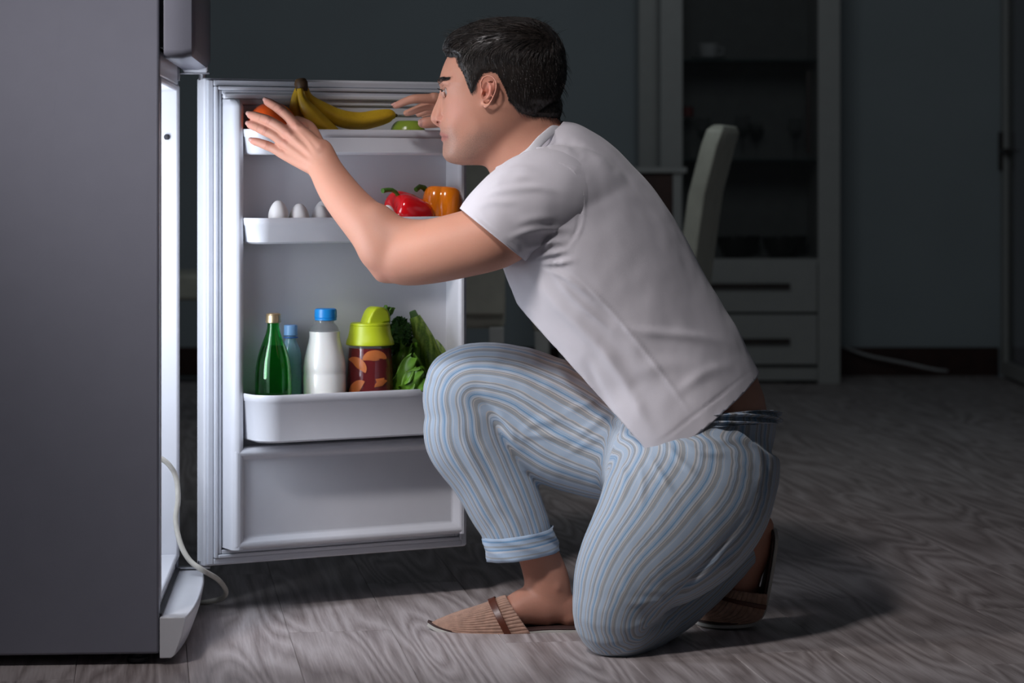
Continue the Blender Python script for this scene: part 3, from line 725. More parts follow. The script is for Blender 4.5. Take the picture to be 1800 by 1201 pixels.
# sideboard
DS=10.1; Xs=lambda x:(x-900)*DS/FPX; Zs=lambda y:CAMH-(y-HORIZ)*DS/FPX
sb=empty('sideboard',(Xs(1090),DS+.2,0),'low white sideboard with a dark brown front, in front of the cabinet','sideboard')
g=G(); g.box(Xs(985),Xs(1207),DS-.02,DS+.42,Zs(304),Zs(294)); g.build('top',M['cabinet'],sb,bevel=.003)
g=G(); g.box(Xs(1183),Xs(1198),DS,DS+.4,0,Zs(304)); g.build('side_panel',M['cabinet'],sb,bevel=.002)
g=G(); g.box(Xs(992),Xs(1007),DS,DS+.4,0,Zs(304)); g.build('side_panel',M['cabinet'],sb,bevel=.002)
g=G(); g.box(Xs(1007),Xs(1095),DS+.006,DS+.025,.06,Zs(304)-.004); g.build('door',M['brownwood'],sb,bevel=.002)
g=G(); g.box(Xs(1096),Xs(1183),DS+.006,DS+.025,.06,Zs(304)-.004); g.build('door',M['brownwood'],sb,bevel=.002)
g=G(); g.box(Xs(1007),Xs(1183),DS+.38,DS+.4,0.02,Zs(304)); g.build('back_panel',M['cabinet'],sb)
# upholstered chairs
def chair(center,yaw,label,seat_z=.47,top=1.02,lean=.10,w=.43):
    t=empty('dining_chair',(center[0],center[1],0),label,'chair','cream dining chairs')
    m=Matrix.Rotation(yaw,3,'Z'); o=Vector((center[0],center[1],0))
    fn=lambda v:o+m@Vector(v)           # local: +y is the direction the sitter faces
    g=G(fn); g.box(-w/2,w/2,-.21,.23,seat_z-.09,seat_z); g.build('seat',M['cream'],t,bevel=.018,seg=4)
    g=G(fn); R=[]
    for z,yy,sh in ((seat_z-.05,-.215,0),(seat_z+.12,-.215-lean*.30,0),(seat_z+.32,-.22-lean*.65,.0),(top-.06,-.235-lean,.0),(top-.015,-.25-lean,.012),(top,-.255-lean,.05)):
        th=.05 if z<top-.01 else .030
        R.append([Vector((-w/2+sh,yy-th/2,z)),Vector((w/2-sh,yy-th/2,z)),Vector((w/2-sh,yy+th/2,z)),Vector((-w/2+sh,yy+th/2,z))])
    g.rings(R); g.build('backrest',M['cream'],t,bevel=.012,seg=3)
    for x in (-w/2+.025,w/2-.025):
        for y in (-.215,.20):
            g=G(fn); g.rings([[Vector((x-a,y-a,z)),Vector((x+a,y-a,z)),Vector((x+a,y+a,z)),Vector((x-a,y+a,z))] for z,a in ((0,.014),(seat_z-.085,.021))]); g.build('leg',M['cabinet'],t,bevel=.003)
c=P(1205,0,7.9)
chair((.325,c.y+.05),math.radians(78),'cream high-backed dining chair seen edge-on before the display cabinet',lean=.065,w=.42,top=.995)
D3=7.45; c=P(818,0,D3)
chair((c.x,D3+.25),math.radians(0),'cream dining chair with its back turned, right behind the open refrigerator door',seat_z=.50,w=.225+.0)
c=P(318,0,9.0)
chair((c.x,9.0),math.radians(-84),'cream dining chair in the gap between refrigerator and open door',seat_z=.515,w=.42)
# ------------------------------------------------------------------ person: volume building tools
def ringdef(c,D,r,rd,yaw=0.0,k=1.0): return dict(c=c,D=D,r=r,rd=rd,yaw=yaw)
def pr(L,R,D,rd,yaw=0.0):
    return ringdef(((L[0]+R[0])/2,(L[1]+R[1])/2),D,math.hypot(L[0]-R[0],L[1]-R[1])/2,rd,yaw)
def path_frames(rings,sub=6):
    "returns centre, in-picture axis, depth axis, radii for every interpolated ring"
    rows=[np.array([*P(q['c'][0],q['c'][1],q['D']), q['r']*q['D']/FPX, q['rd'], q['yaw']]) for q in rings]
    C=np.array(catmull(rows,sub)); n=len(C)
    T=np.gradient(C[:,:3],axis=0); T/=np.linalg.norm(T,axis=1)[:,None]+1e-9
    view=np.array([0,1,0.])
    A1=np.cross(T,view); A1/=np.linalg.norm(A1,axis=1)[:,None]+1e-9
    A2=np.cross(T,A1)
    return dict(c=C[:,:3],t=T,a1=A1,a2=A2,r1=C[:,3],r2=C[:,4],yaw=C[:,5])
def loft_geo(g,rings,sub=6,N=40,cap=(.8,.8),mod=None):
    f=path_frames(rings,sub); th=np.arange(N)*2*math.pi/N; R=[]
    def ring(i,scale=1.0,off=0.0):
        x=np.cos(th)*f['r1'][i]*scale; y=np.sin(th)*f['r2'][i]*scale; w=f['yaw'][i]
        if w: x,y=x*math.cos(w)-y*math.sin(w), x*math.sin(w)+y*math.cos(w)
        if mod is not None: 
            m=mod(i/(len(f['c'])-1),th); x=x*m; y=y*m
        p=f['c'][i]+f['t'][i]*off
        return [Vector(p+f['a1'][i]*a+f['a2'][i]*b) for a,b in zip(x,y)]
    n=len(f['c'])
    if cap[0]:
        for k in (3,2,1): 
            a=math.pi/2*k/3.4; R.append(ring(0,math.cos(a),-math.sin(a)*f['r1'][0]*cap[0]))
    for i in range(n): R.append(ring(i))
    if cap[1]:
        for k in (1,2,3):
            a=math.pi/2*k/3.4; R.append(ring(n-1,math.cos(a),math.sin(a)*f['r1'][n-1]*cap[1]))
    gg=G(); gg.rings(R)
    g.add(gg.V,gg.F); return f
def chain(g,pts,N=14,sub=4):
    "tapered finger / ridge: pts = (px,py,D,r_px)"
    rings=[ringdef((x,y),D,r,r*D/FPX) for x,y,D,r in pts]
    return loft_geo(g,rings,sub,N,(.9,.9))
def tube3(g,pts,rad,N=12):
    g2=G(); pts=[Vector(p) for p in pts]
    a=(pts[0]-pts[1]).normalized(); b=(pts[-1]-pts[-2]).normalized()
    pp=[pts[0]+a*rad[0]*.8,pts[0]+a*rad[0]*.45]+pts+[pts[-1]+b*rad[-1]*.45,pts[-1]+b*rad[-1]*.8]
    rr=[rad[0]*.3,rad[0]*.85]+list(rad)+[rad[-1]*.85,rad[-1]*.3]
    g2.tube(pp,rr,N); g.add(g2.V,g2.F)
def fuse(g,voxel,smooth=3,factor=.5):
    "one continuous skin around all overlapping volumes of g"
    bm=bmesh.new(); 
    me=mesh_from('tmp',g.V,g.F); bm.from_mesh(me); bmesh.ops.recalc_face_normals(bm,faces=bm.faces); bm.to_mesh(me); bm.free()
    o=bpy.data.objects.new('tmp',me); COL.objects.link(o)
    m=o.modifiers.new('r','REMESH'); m.mode='VOXEL'; m.voxel_size=voxel; m.use_smooth_shade=True
    if smooth:
        s=o.modifiers.new('s','SMOOTH'); s.factor=factor; s.iterations=smooth
    dg=bpy.context.evaluated_depsgraph_get(); dg.update()
    out=bpy.data.meshes.new_from_object(o.evaluated_get(dg))
    bpy.data.objects.remove(o); bpy.data.meshes.remove(me)
    return out
def getv(me):
    a=np.empty(len(me.vertices)*3,np.float32); me.vertices.foreach_get('co',a); return a.reshape(-1,3).astype(float)
def getn(me):
    a=np.empty(len(me.vertices)*3,np.float32); me.vertices.foreach_get('normal',a); return a.reshape(-1,3).astype(float)
def setv(me,v): me.vertices.foreach_set('co',np.asarray(v,np.float32).ravel()); me.update()
def push(V,c,r,vec,p=1.0):
    c=np.array(c); d=np.linalg.norm(V-c,axis=1)/r; m=d<1
    V[m]+=((1-d[m]**2)**2*p)[:,None]*np.array(vec)
def seg_dist(p,poly):
    best=np.full(len(p),1e9)
    for a,b in zip(poly[:-1],poly[1:]):
        a=np.array(a,float); b=np.array(b,float); ab=b-a
        t=np.clip(((p-a)@ab)/(ab@ab),0,1); best=np.minimum(best,np.linalg.norm(p-(a+t[:,None]*ab),axis=1))
    return best
def folds(V,Nn,lst,facing=-.05,dmax=9):
    "cloth folds: (polyline seen from the camera side, width px, height m); taper at the ends"
    p=topx(V); F=(Nn[:,1]<facing)&(V[:,1]<dmax)
    idx=np.where(F)[0]; q=p[idx]; disp=np.zeros(len(idx))
    for poly,w,h in lst:
        poly=[tuple(x) for x in catmull([np.array(a,float) for a in poly],5)]
        lo=np.min(poly,0)-3*w; hi=np.max(poly,0)+3*w
        k=np.where(np.all((q>lo)&(q<hi),1))[0]
        if len(k)==0: continue
        d=seg_dist(q[k],poly)
        a=np.array(poly[0]);b=np.array(poly[-1]); L=np.linalg.norm(b-a)
        e=np.minimum(np.linalg.norm(q[k]-a,axis=1),np.linalg.norm(q[k]-b,axis=1))
        taper=np.clip(e/(.30*L+1e-6),0.12,1)
        disp[k]+=h*taper*np.exp(-(d/w)**2)
    V[idx]+=Nn[idx]*disp[:,None]
def cut(me,point,normal):
    "drop everything on the side the normal points to"
    bm=bmesh.new(); bm.from_mesh(me)
    bmesh.ops.bisect_plane(bm,geom=bm.verts[:]+bm.edges[:]+bm.faces[:],plane_co=Vector(point),plane_no=Vector(normal),clear_outer=True)
    bm.to_mesh(me); bm.free()
def cut_local(me,point,normal,centre,rad):
    "same, but only within a ball around centre"
    bm=bmesh.new(); bm.from_mesh(me); c=Vector(centre)
    gv=[v for v in bm.verts if (v.co-c).length<rad]; s=set(gv)
    ge=[e for e in bm.edges if e.verts[0] in s and e.verts[1] in s]; gf=[f for f in bm.faces if all(v in s for v in f.verts)]
    bmesh.ops.bisect_plane(bm,geom=gv+ge+gf,plane_co=Vector(point),plane_no=Vector(normal),clear_outer=True)
    bm.to_mesh(me); bm.free()
def plane3(a,b,c): 
    n=(b-a).cross(c-a).normalized(); return n
# ------------------------------------------------------------------ the body
DH=4.88
def H(px,py,dy=0.0):     # head point: picture px at head depth, dy metres away from the camera
    v=P(px,py,DH); return Vector((v.x,DH+dy,v.z))
g=G()
# skull and face, horizontal slices: y, front, back, half width, widest x
SL=[(43,872,918,.018),(47,850,938,.036),(54,828,954,.052),(65,809,968,.063),(80,797,978,.070),(98,787.5,985,.0745),(118,778.5,987,.0768),
    (135,773.5,987,.0772),(147,771.5,985,.0765),(156,774.5,982,.0755),(166,777.5,978,.0745),(180,777.5,970,.0735),(195,777,962,.0725),(210,776,954,.0705),(222,774.3,947,.0690),(228,773.8,943,.0675),
    (236,774.5,936,.065),(243,776.5,928,.0625),(251,778.8,918,.0595),(260,777.8,906,.056),(270,777.8,893,.0515),(278,780.5,882,.046),(284,786.5,872,.039),(288,797,862,.030),(290.5,812,852,.015)]
rows=catmull([np.array(r,float) for r in SL],3); R=[]; N=56
for y,xf,xb,w in rows:
    t=min(1,max(0,(y-120)/150)); xm=(xb*(.47-.07*t)+xf*(.53+.07*t)); ring=[]
    for k in range(N):
        a=2*math.pi*k/N; ca,sa=math.cos(a),math.sin(a)
        if ca>0:  # front
            e=2.0/(2.35 if y<150 else (2.25 if y<225 else 2.12)); x=xm-(xm-xf)*abs(ca)**e; yy=w*math.copysign(abs(sa)**e,sa)
        else: x=xm+(xb-xm)*abs(ca); yy=w*sa
        ring.append(H(x,y,yy))
    R.append(ring)
hg=G(); hg.rings(R)
def hs(px,py,dy,r): hg.ball(H(px,py,dy),r,16,10)
def ht(pts,rad): tube3(hg,[H(*p) for p in pts],rad,12)
mm=.001
# nose
ht([(778.5,152,0),(777.0,163,0),(773.2,178,0),(768.3,192,0),(764.8,206,0)],[5.6*mm,5.4*mm,6.4*mm,7.8*mm,9.4*mm])
hs(765.2,208.5,0,(9.6*mm,9.2*mm,9.0*mm))
for s in (-1,1):
    hs(775.5,213,s*.0118,(9.2*mm,6.4*mm,7.6*mm)); ht([(779,176,s*.006),(776,196,s*.008),(771,208,s*.008)],[7*mm,7.5*mm,6.5*mm])
ht([(765,213,0),(771,219,0),(777,222,0)],[6.2*mm,4.8*mm,4.6*mm])
# lips, chin, brow, cheekbone
ht([(785,239.5,-.024),(779.0,236.5,-.015),(776.2,235.2,-.006),(775.6,235.8,0),(776.2,235.2,.006),(779.0,236.5,.015),(785,239.5,.024)],[2.2*mm,3.4*mm,4.0*mm,3.8*mm,4.0*mm,3.4*mm,2.2*mm])
ht([(785,241.5,-.022),(780.5,244.6,-.013),(778.6,245.6,0),(780.5,244.6,.013),(785,241.5,.022)],[2.2*mm,3.9*mm,4.4*mm,3.9*mm,2.2*mm])
hs(787,270,0,(10.5*mm,15*mm,11*mm))
for s in (-1,1):
    ht([(778,145,s*.010),(777,143,s*.022),(783,143.5,s*.036),(796,148,s*.050)],[6*mm,7*mm,7*mm,6*mm])
# ears
EA=-.0765
def ear(s):
    f=lambda x,y,o: H(x,y,s*(EA-o)*-1 if s>0 else EA-o)
    def T(pts,r): tube3(hg,[f(*p) for p in pts],[q*mm for q in r],10)
    T([(858,164,.002),(852.8,156,.006),(852.5,147,.008),(857,139.5,.010),(866,135.6,.0125),(874.5,138.6,.0155),(880,147,.0175),(880.2,157,.0175),(876.6,168,.0155),(871.5,178,.012),(866,187,.008),(859,191.5,.004)],[2.0,2.5,2.6,2.5,2.5,2.5,2.5,2.4,2.3,2.3,3,3])
    T([(862,146,.007),(868,150,.010),(870.3,158,.0115),(868.5,166,.0105),(864,173,.008),(858.5,178.5,.006)],[1.7,2.1,2.4,2.3,2.2,2.3])
    T([(875,146,.008),(876,158,.009),(871,170,.007),(866,178,.006),(868,160,.005),(866,148,.004),(872,152,.006)],[2.6,2.8,2.8,2.6,2.6,2.8,2.8])
    T([(853.5,164,.003),(852.5,172,.0055),(853,179,.0035)],[2.7,3.0,2.6])
    T([(855.5,183,.001),(857.5,189.5,.0035),(862,186,.005)],[3.3,3.8,3.6])
    T([(880,150,.004),(876,165,.002),(868,182,.000)],[3.5,3.5,3.2])
ear(-1); ear(1)
# the head is turned a little away from the camera
YAW=math.radians(-4.5); piv=H(880,150,0); rm=Matrix.Translation(piv)@Matrix.Rotation(YAW,4,'Z')@Matrix.Translation(-piv)
HR=lambda v: rm@Vector(v)
g.add([HR(v) for v in hg.V],hg.F)
# neck
loft_geo(g,[pr((832,262),(972,165),4.885,.056),pr((842,272),(976,192),4.885,.057),pr((854,292),(980,219),4.885,.059),pr((866,313),(1003,243),4.885,.066),pr((888,345),(1050,262),4.89,.090)],5,44,(.5,.5))
hs2=[(868,250,4.853),(845,290,4.872)]
chain(g,[(874,200,4.840,16),(868,235,4.845,17),(868,270,4.857,17),(876,305,4.872,16)])   # sternomastoid
# torso and hips (under the clothes)
TY=math.radians(24)
loft_geo(g,[pr((905,330),(1050,262),4.89,.10),pr((905,400),(1105,310),4.90,.155,TY*.5),pr((915,480),(1150,375),4.90,.150,TY*.5),pr((985,545),(1195,460),4.90,.14,TY*.4),pr((1035,622),(1250,545),4.90,.130,TY*.3),
    pr((1105,700),(1303,618),4.90,.132),pr((1140,758),(1336,674),4.90,.138),pr((1105,815),(1352,728),4.90,.150),pr((1085,850),(1350,790),4.90,.150)],5,48,(.4,.6))
# left arm
loft_geo(g,[ringdef((1000,358),4.84,52,.055),ringdef((952,370),4.785,51,.054),ringdef((908,396),4.768,56,.058),ringdef((868,415),4.765,60,.060),ringdef((810,431),4.78,58.5,.058),ringdef((755,443),4.80,57,.055),ringdef((710,452),4.82,52,.050),ringdef((688,455),4.83,44,.044)],6,40,(.6,.75))
loft_geo(g,[ringdef((700,452),4.825,46,.044),ringdef((678,434),4.83,51,.046),ringdef((657,407),4.845,45,.043),ringdef((620,367),4.885,38.5,.038),ringdef((592,330),4.925,34.5,.032),ringdef((573,298),4.955,30.5,.027),ringdef((563,280),4.965,31,.023),ringdef((556,268),4.97,31,.020)],6,40,(.7,.7))
g.ball(P(676,476,4.833),.019,18,12)
chain(g,[(760,418,4.80,34),(725,420,4.815,36),(692,412,4.828,35),(660,385,4.845,32)])
# left hand: four metacarpals, web, fingers with knuckle bends, thumb behind
MC=[((563,262,4.962),(520,221,4.996)),((560,273,4.957),(507,235.5,4.992)),((552,284,4.958),(499,251.5,4.998)),((545,293,4.962),(495,269,5.006))]
for i,(a,b) in enumerate(MC):
    m=tuple((p+q)/2 for p,q in zip(a,b))
    chain(g,[(a[0],a[1],a[2],13.5),(m[0],m[1],m[2],12),(b[0],b[1],b[2],9.6)])
    chain(g,[(a[0],a[1],a[2]+.014,13),(m[0],m[1],m[2]+.013,12),(b[0]+3,b[1]+1,b[2]+.009,9.5)])
chain(g,[(524,236,5.002,9),(508,252,5.002,9.5),(504,266,5.008,9)])
chain(g,[(553,283,4.972,16),(525,279,4.990,15),(505,272,5.008,11)])
chain(g,[(520,221,4.996,10.34),(507,206,5.010,9.13),(493,193.5,5.024,9.24),(482,186,5.035,8.25),(474.5,181.5,5.044,8.03),(469,178.5,5.050,6.82)])
chain(g,[(507,235.5,4.992,10.34),(490,222,5.004,9.24),(471,212,5.014,9.35),(456,206.5,5.026,8.36),(446,203.5,5.036,8.03),(440,202,5.044,6.93)])
chain(g,[(499,251.5,4.998,10.12),(482,238.5,5.008,9.02),(464.5,229.5,5.016,9.13),(452,224,5.024,8.14),(443.5,220.5,5.032,7.70),(439,219,5.038,6.60)])
chain(g,[(495,269,5.006,9.68),(481,261,5.012,8.58),(468,255.5,5.016,8.58),(456,251,5.021,7.70),(449,249,5.025,7.26),(444,247.5,5.029,6.16)])
chain(g,[(562,262,4.985,14),(553,240,5.010,12.5),(545,224,5.028,10.5),(533,216,5.052,9),(522,211,5.068,8)])     # thumb, behind the palm
# right arm and hand
loft_geo(g,[ringdef((1040,338),5.02,46,.06),ringdef((1018,310),5.12,44,.050),ringdef((1000,278),5.24,44,.046),ringdef((985,268),5.29,40,.04)],6,32,(.6,.8))
loft_geo(g,[ringdef((990,268),5.29,40,.038),ringdef((945,248),5.285,40,.036),ringdef((880,218),5.24,35,.033),ringdef((825,196),5.19,29,.026),ringdef((800,189),5.17,27,.022)],6,32,(.7,.7))
for a,b in (((800,184,5.155),(762,172,5.125)),((802,190,5.17),(762,184,5.155)),((803,196,5.185),(765,190,5.180)),((804,202,5.195),(772,196,5.20))):
    m=tuple((p+q)/2 for p,q in zip(a,b)); chain(g,[(*a,13),(*m,12),(*b,10)])
g.ball(P(760,170.5,5.125),.0085,14,8)
chain(g,[(760,174,5.125,9.5),(744,173.5,5.118,8.6),(727,174,5.114,8.2),(714,178,5.116,7.3),(704,182,5.119,6.8),(695,186,5.123,5.7)])
chain(g,[(760,185,5.155,9),(744,188,5.152,8),(732,193,5.152,7.4),(721,197,5.155,6.6),(714,199,5.158,5.8)])
chain(g,[(765,191,5.180,8.8),(752,194,5.182,7.8),(743,197,5.185,7),(736,200.5,5.188,6)])
chain(g,[(772,196,5.20,8),(760,197,5.21,7),(750,199,5.215,6.4),(744,202,5.218,5.6)])
chain(g,[(800,198,5.155,14),(784,208,5.122,12.5),(770,213.5,5.104,11),(756,215,5.098,10.3),(747,216,5.096,10),(742,216.5,5.096,8.6)])
# legs (inside the trousers), ankles and feet
loft_geo(g,[ringdef((1195,800),4.83,85,.085),ringdef((1155,930),4.77,72,.072),ringdef((1088,1035),4.725,56,.058),ringdef((1082,1080),4.715,46,.048)],6,32)
loft_geo(g,[ringdef((1090,1088),4.73,44,.045),ringdef((1168,1064),4.84,40,.042),ringdef((1226,1026),4.905,38,.038),ringdef((1285,975),4.955,33,.034),ringdef((1312,952),4.965,33,.034)],6,32)
loft_geo(g,[ringdef((1200,780),4.97,80,.08),ringdef((1050,765),4.97,74,.075),ringdef((915,705),4.97,68,.065),ringdef((850,680),4.97,56,.058)],6,32)
loft_geo(g,[ringdef((840,680),4.97,52,.054),ringdef((838,760),4.97,55,.055),ringdef((872,850),4.965,50,.05),ringdef((915,925),4.955,38,.04),pr((905,963),(976,966),4.95,.034),pr((917,1003),(992,992),4.95,.033),pr((921,1024),(1002,1026),4.95,.036),ringdef((962,1062),4.95,45,.036)],6,36)
loft_geo(g,[ringdef((995,1070),4.95,27,.028),ringdef((965,1062),4.95,40,.037),ringdef((925,1066),4.945,33,.038),ringdef((890,1078),4.94,24,.040),ringdef((840,1093),4.935,13,.038),ringdef((795,1100),4.93,8,.028)],6,32,(.8,.8))
g.ball(P(978,1032,4.926),.013,14,8); g.ball(P(1000,1082,4.95),(.024,.027,.022),14,8)
# left foot, heel up, toes bent on the floor
loft_geo(g,[ringdef((1300,955),4.965,34,.034),ringdef((1322,935),4.97,36,.034),ringdef((1336,925),4.97,28,.03)],5,30,(.7,.8))
loft_geo(g,[ringdef((1334,922),4.97,27,.029),ringdef((1320,960),4.97,38,.034),ringdef((1305,1000),4.975,37,.037),ringdef((1297,1040),4.98,33,.040),ringdef((1285,1066),4.98,25,.040),ringdef((1255,1078),4.98,12,.036),ringdef((1236,1080),4.98,9,.028)],6,32,(.8,.8))
g.ball(P(1325,960,4.948),.012,14,8)
VOX=.0019
bme=fuse(g,VOX,4,.5)
V=getv(bme)
E=np.empty(len(bme.edges)*2,np.int32); bme.edges.foreach_get('vertices',E); E=E.reshape(-1,2)
def relax(V,w,it):
    "local smoothing, w = weight per vertex"
    act=w>.01; e=E[act[E[:,0]]|act[E[:,1]]]; ids=np.unique(e); mp=-np.ones(len(V),int); mp[ids]=np.arange(len(ids)); a,b=mp[e[:,0]],mp[e[:,1]]; n=len(ids)
    X=V[ids].copy(); ww=(w[ids]*.5)[:,None]; deg=np.bincount(a,minlength=n)+np.bincount(b,minlength=n); deg=np.maximum(deg,1)[:,None]
    for _ in range(it):
        s=np.stack([np.bincount(a,X[b,k],n)+np.bincount(b,X[a,k],n) for k in range(3)],1)/deg; X+=ww*(s-X)
    V[ids]=X
def soft(v,lo,hi): return np.clip((v-lo)/(hi-lo),0,1)
p=topx(V); x_,y_,d_=p[:,0],p[:,1],V[:,1]
relax(V,soft(x_,572,600)*soft(y_,235,262)*soft(-d_,-5.0,-4.97)*soft(-x_,-985,-960)*soft(-y_,-540,-520)*np.where((x_>760)&(y_<350),0,1),110)
relax(V,soft(y_,196,214)*soft(x_,826,850)*soft(-y_,-360,-340)*soft(-x_,-1030,-1000)*soft(-d_,-5.0,-4.98),90)
relax(V,soft(x_,792,806)*soft(-x_,-856,-842)*soft(y_,150,170)*soft(-y_,-286,-276)*soft(-d_,-4.99,-4.97),60)
relax(V,.8*soft(x_,500,516)*soft(-x_,-600,-575)*soft(y_,205,222)*soft(-y_,-325,-312)*soft(-d_,-5.06,-5.03),26)
relax(V,soft(y_,940,960)*(y_<1099),26)
relax(V,soft(d_,5.08,5.10)*soft(x_,772,800),50)
relax(V,.7*soft(x_,848,852)*soft(-x_,-890,-884)*soft(y_,130,133)*soft(-y_,-199,-196)*soft(-d_,-4.83,-4.815),7)
Nb=getn(bme)
folds(V,Nb,[([(520,226),(540,246),(556,268)],3,.0012),([(509,240),(532,259),(552,278)],3,.0012),([(502,256),(525,273),(545,288)],3,.0010),([(514,233),(534,251),(548,268)],3,-.0012),([(505,249),(528,266),(545,281)],3,-.0010)],-.05,5.03)
for q_ in ((521,221,4.985),(508,235.5,4.981),(500,251.5,4.987),(496,268,4.995)): push(V,P(*q_),.010,(-.0006,-.0020,.0005))
for q_ in ((492,193.5,5.014),(471,212,5.004),(464.5,229.5,5.006),(468,255.5,5.007)): push(V,P(*q_),.008,(0,-.0012,.0004))
push(V,P(668,490,4.833),.034,(-.0040,0,-.0050))
HRi=lambda px,py,dy: np.array(HR(H(px,py,dy)))
for s in (-1,1):
    push(V,HRi(777,160.5,s*.031),.0165,(.0075,0,0)); push(V,HRi(776,158,s*.016),.011,(.0035,0,0))
    push(V,HRi(771.5,217.5,s*.0072),.0052,(.003,0,.0055)); push(V,HRi(776.5,216.5,s*.0085),.0045,(.002,s*-.001,.004))
    push(V,HRi(769.5,217.8,s*.0165),.0062,(.001,-s*.0075,.0025)); push(V,HRi(773,216.8,s*.017),.0045,(.001,-s*.0045,.001))
    for q_ in ((781.5,203),(783.5,209),(782.5,216)): push(V,HRi(q_[0],q_[1],s*.0185),.0062,(.002,-s*.0016,0))
    push(V,HRi(782,205,s*.021),.010,(.0025,s*-.002,0)); push(V,HRi(788,240.5,s*.0265),.007,(.0022,s*-.0015,0))
    push(V,HRi(858.8,169,s*.0795),.0072,(0,s*-.011,0)); push(V,HRi(861.5,153,s*.083),.0055,(0,s*-.0055,0))
    push(V,HRi(822,225,s*.062),.030,(0,s*-.0030,0)); push(V,HRi(806,140,s*.058),.02,(0,s*-.002,0))
push(V,HRi(776,240.7,0),.006,(.0022,0,0)); push(V,HRi(771,229,0),.0035,(.0018,0,0)); push(V,HRi(781,252,0),.008,(.0012,0,0))
# skin tint per vertex (own skin colours, plus shade painted at creases, nostrils and feet)
p=topx(V); hx=np.array([list(rm.inverted()@Vector(v)) for v in V[(p[:,1]<330)&(p[:,0]>740)&(p[:,0]<1010)]]) 
tint=np.tile(np.array([.585,.285,.192]),(len(V),1)); 
def blend(mask,col,k): 
    kk=(mask*k)[:,None]; tint[:]=tint*(1-kk)+np.array(col)*kk
def gauss3(c,r): return np.exp(-np.sum((V-np.array(c))**2,1)/r**2)
pn=np.array([noise.noise(Vector(v)*38) for v in V[::1]]) if len(V)<1 else None
for s in (-1,1):
    blend(gauss3(HRi(805,195,s*.055),.030),(.70,.31,.25),.40)
    blend(gauss3(HRi(866,158,s*.088),.020),(.68,.20,.15),.65)
    blend(gauss3(HRi(775,212,s*.010),.012),(.62,.22,.18),.45)
jaw=soft(p[:,1],214,240)*soft(-p[:,1],-302,-296)*((p[:,0]>768)&(p[:,0]<890)&(V[:,1]<5.0)).astype(float)
dj=np.minimum(seg_dist(p,[(866,190),(850,235),(820,270),(792,272),(786,258)]),seg_dist(p,[(772,229.5),(786,233),(790,248)])+6)
blend(jaw*np.exp(-(dj/20)**2)+0*dj,(.33,.225,.175),.62)
lip=np.exp(-(seg_dist(p,[(773,235.5),(777,236.5),(784.5,240)])/3.4)**2)+np.exp(-(seg_dist(p,[(775.5,245.5),(779,244.5),(784.5,241.5)])/3.6)**2)
blend(np.clip(lip,0,1)*((p[:,0]<789)&(V[:,1]<4.95)&(V[:,1]>4.80)).astype(float),(.46,.13,.12),.85)
blend(np.exp(-(seg_dist(p,[(773,240.4),(780,240.6),(787,241.2)])/1.3)**2)*((V[:,1]<4.95)&(V[:,1]>4.80)).astype(float),(.16,.045,.04),.8)  # mouth seam: shade of the crease painted as a dark line
for s in (-1,1): blend(gauss3(HRi(769.5,217.8,s*.0135),.0042),(.10,.03,.025),.9)  # nostrils: shade of the hollow painted dark
for x,y,D,r in ((520,221,4.99,.014),(507,235,4.985,.013),(499,251,4.99,.013),(492,193,5.015,.010),(471,212,5.005,.010),(464,229,5.01,.010),(468,255,5.01,.010),(668,485,4.80,.026)):
    blend(gauss3(P(x,y,D),r),(.66,.27,.20),.45)
for q_ in ([(487,196),(495,189)],[(490,198),(498,191)],[(468,217),(473,206)],[(471,218),(476,208)],[(461,235),(466,224)],[(464,236),(469,226)],[(466,260),(469,250)],[(480,189),(486,183)],[(455,211),(458,202)],[(451,228),(454,219)]): blend(np.exp(-(seg_dist(p,q_)/1.2)**2)*(V[:,1]<5.06),(.36,.13,.09),.45)  # finger joints: crease shade drawn as dark tint lines
for x,y,D in ((469,179,5.04),(440,202,5.04),(439,219,5.03),(444,247,5.02),(695,186,5.11),(743,216,5.09)): blend(gauss3(P(x,y,D),.012),(.70,.29,.23),.5)
setv(bme,V)
# feet and ankles: shade below the thigh painted in as browner skin
blend(np.clip((p[:,1]-900)/120,0,1),(.34,.15,.10),.55)
at=bme.attributes.new('tint','FLOAT_COLOR','POINT'); stub=np.clip(jaw*np.exp(-(dj/24)**2)*1.1+.25*jaw*soft(-p[:,0],-850,-800),0,1)
at.data.foreach_set('color',np.c_[tint,stub].astype(np.float32).ravel())
def skinmat():
    t=NT('skin'); a=t.n('ShaderNodeAttribute',attribute_name='tint'); co=t.obj()
    n1=t.noise(co,60,3,.6); n2=t.noise(co,420,2,.5); n3=t.noise(co,1300,2,.6)
    c=t.mix(t.math('MULTIPLY',n1,.30),a.outputs['Color'],(.58,.24,.18)); c=t.mix(t.math('MULTIPLY',n2,.16),c,(.70,.42,.30))
    st=t.math('MULTIPLY',t.ramp(t.noise(co,1500,1,.5),[(.50,(0,0,0)),(.62,(1,1,1))]),t.math('MULTIPLY',a.outputs['Alpha'],.55)); c=t.mix(st,c,(.10,.07,.06))
    t.set(Base_Color=c,Roughness=.50,Subsurface_Weight=.15,Subsurface_Scale=.35); t.b.inputs['Subsurface Radius'].default_value=(.012,.005,.003)
    t.b.inputs['Specular IOR Level'].default_value=.32
    t.bump(t.math('ADD',t.math('MULTIPLY',n3,.7),n2),.16,.0006); return t.m
M['skin']=skinmat()
ORG=Vector((.15,4.9,0))
bme.transform(Matrix.Translation(-ORG))
body=link('person',bme,M['skin'],None,Matrix.Translation(ORG),True,0)
tag(body,'dark-haired man in white t-shirt and striped pyjama trousers kneeling at the open refrigerator','person')
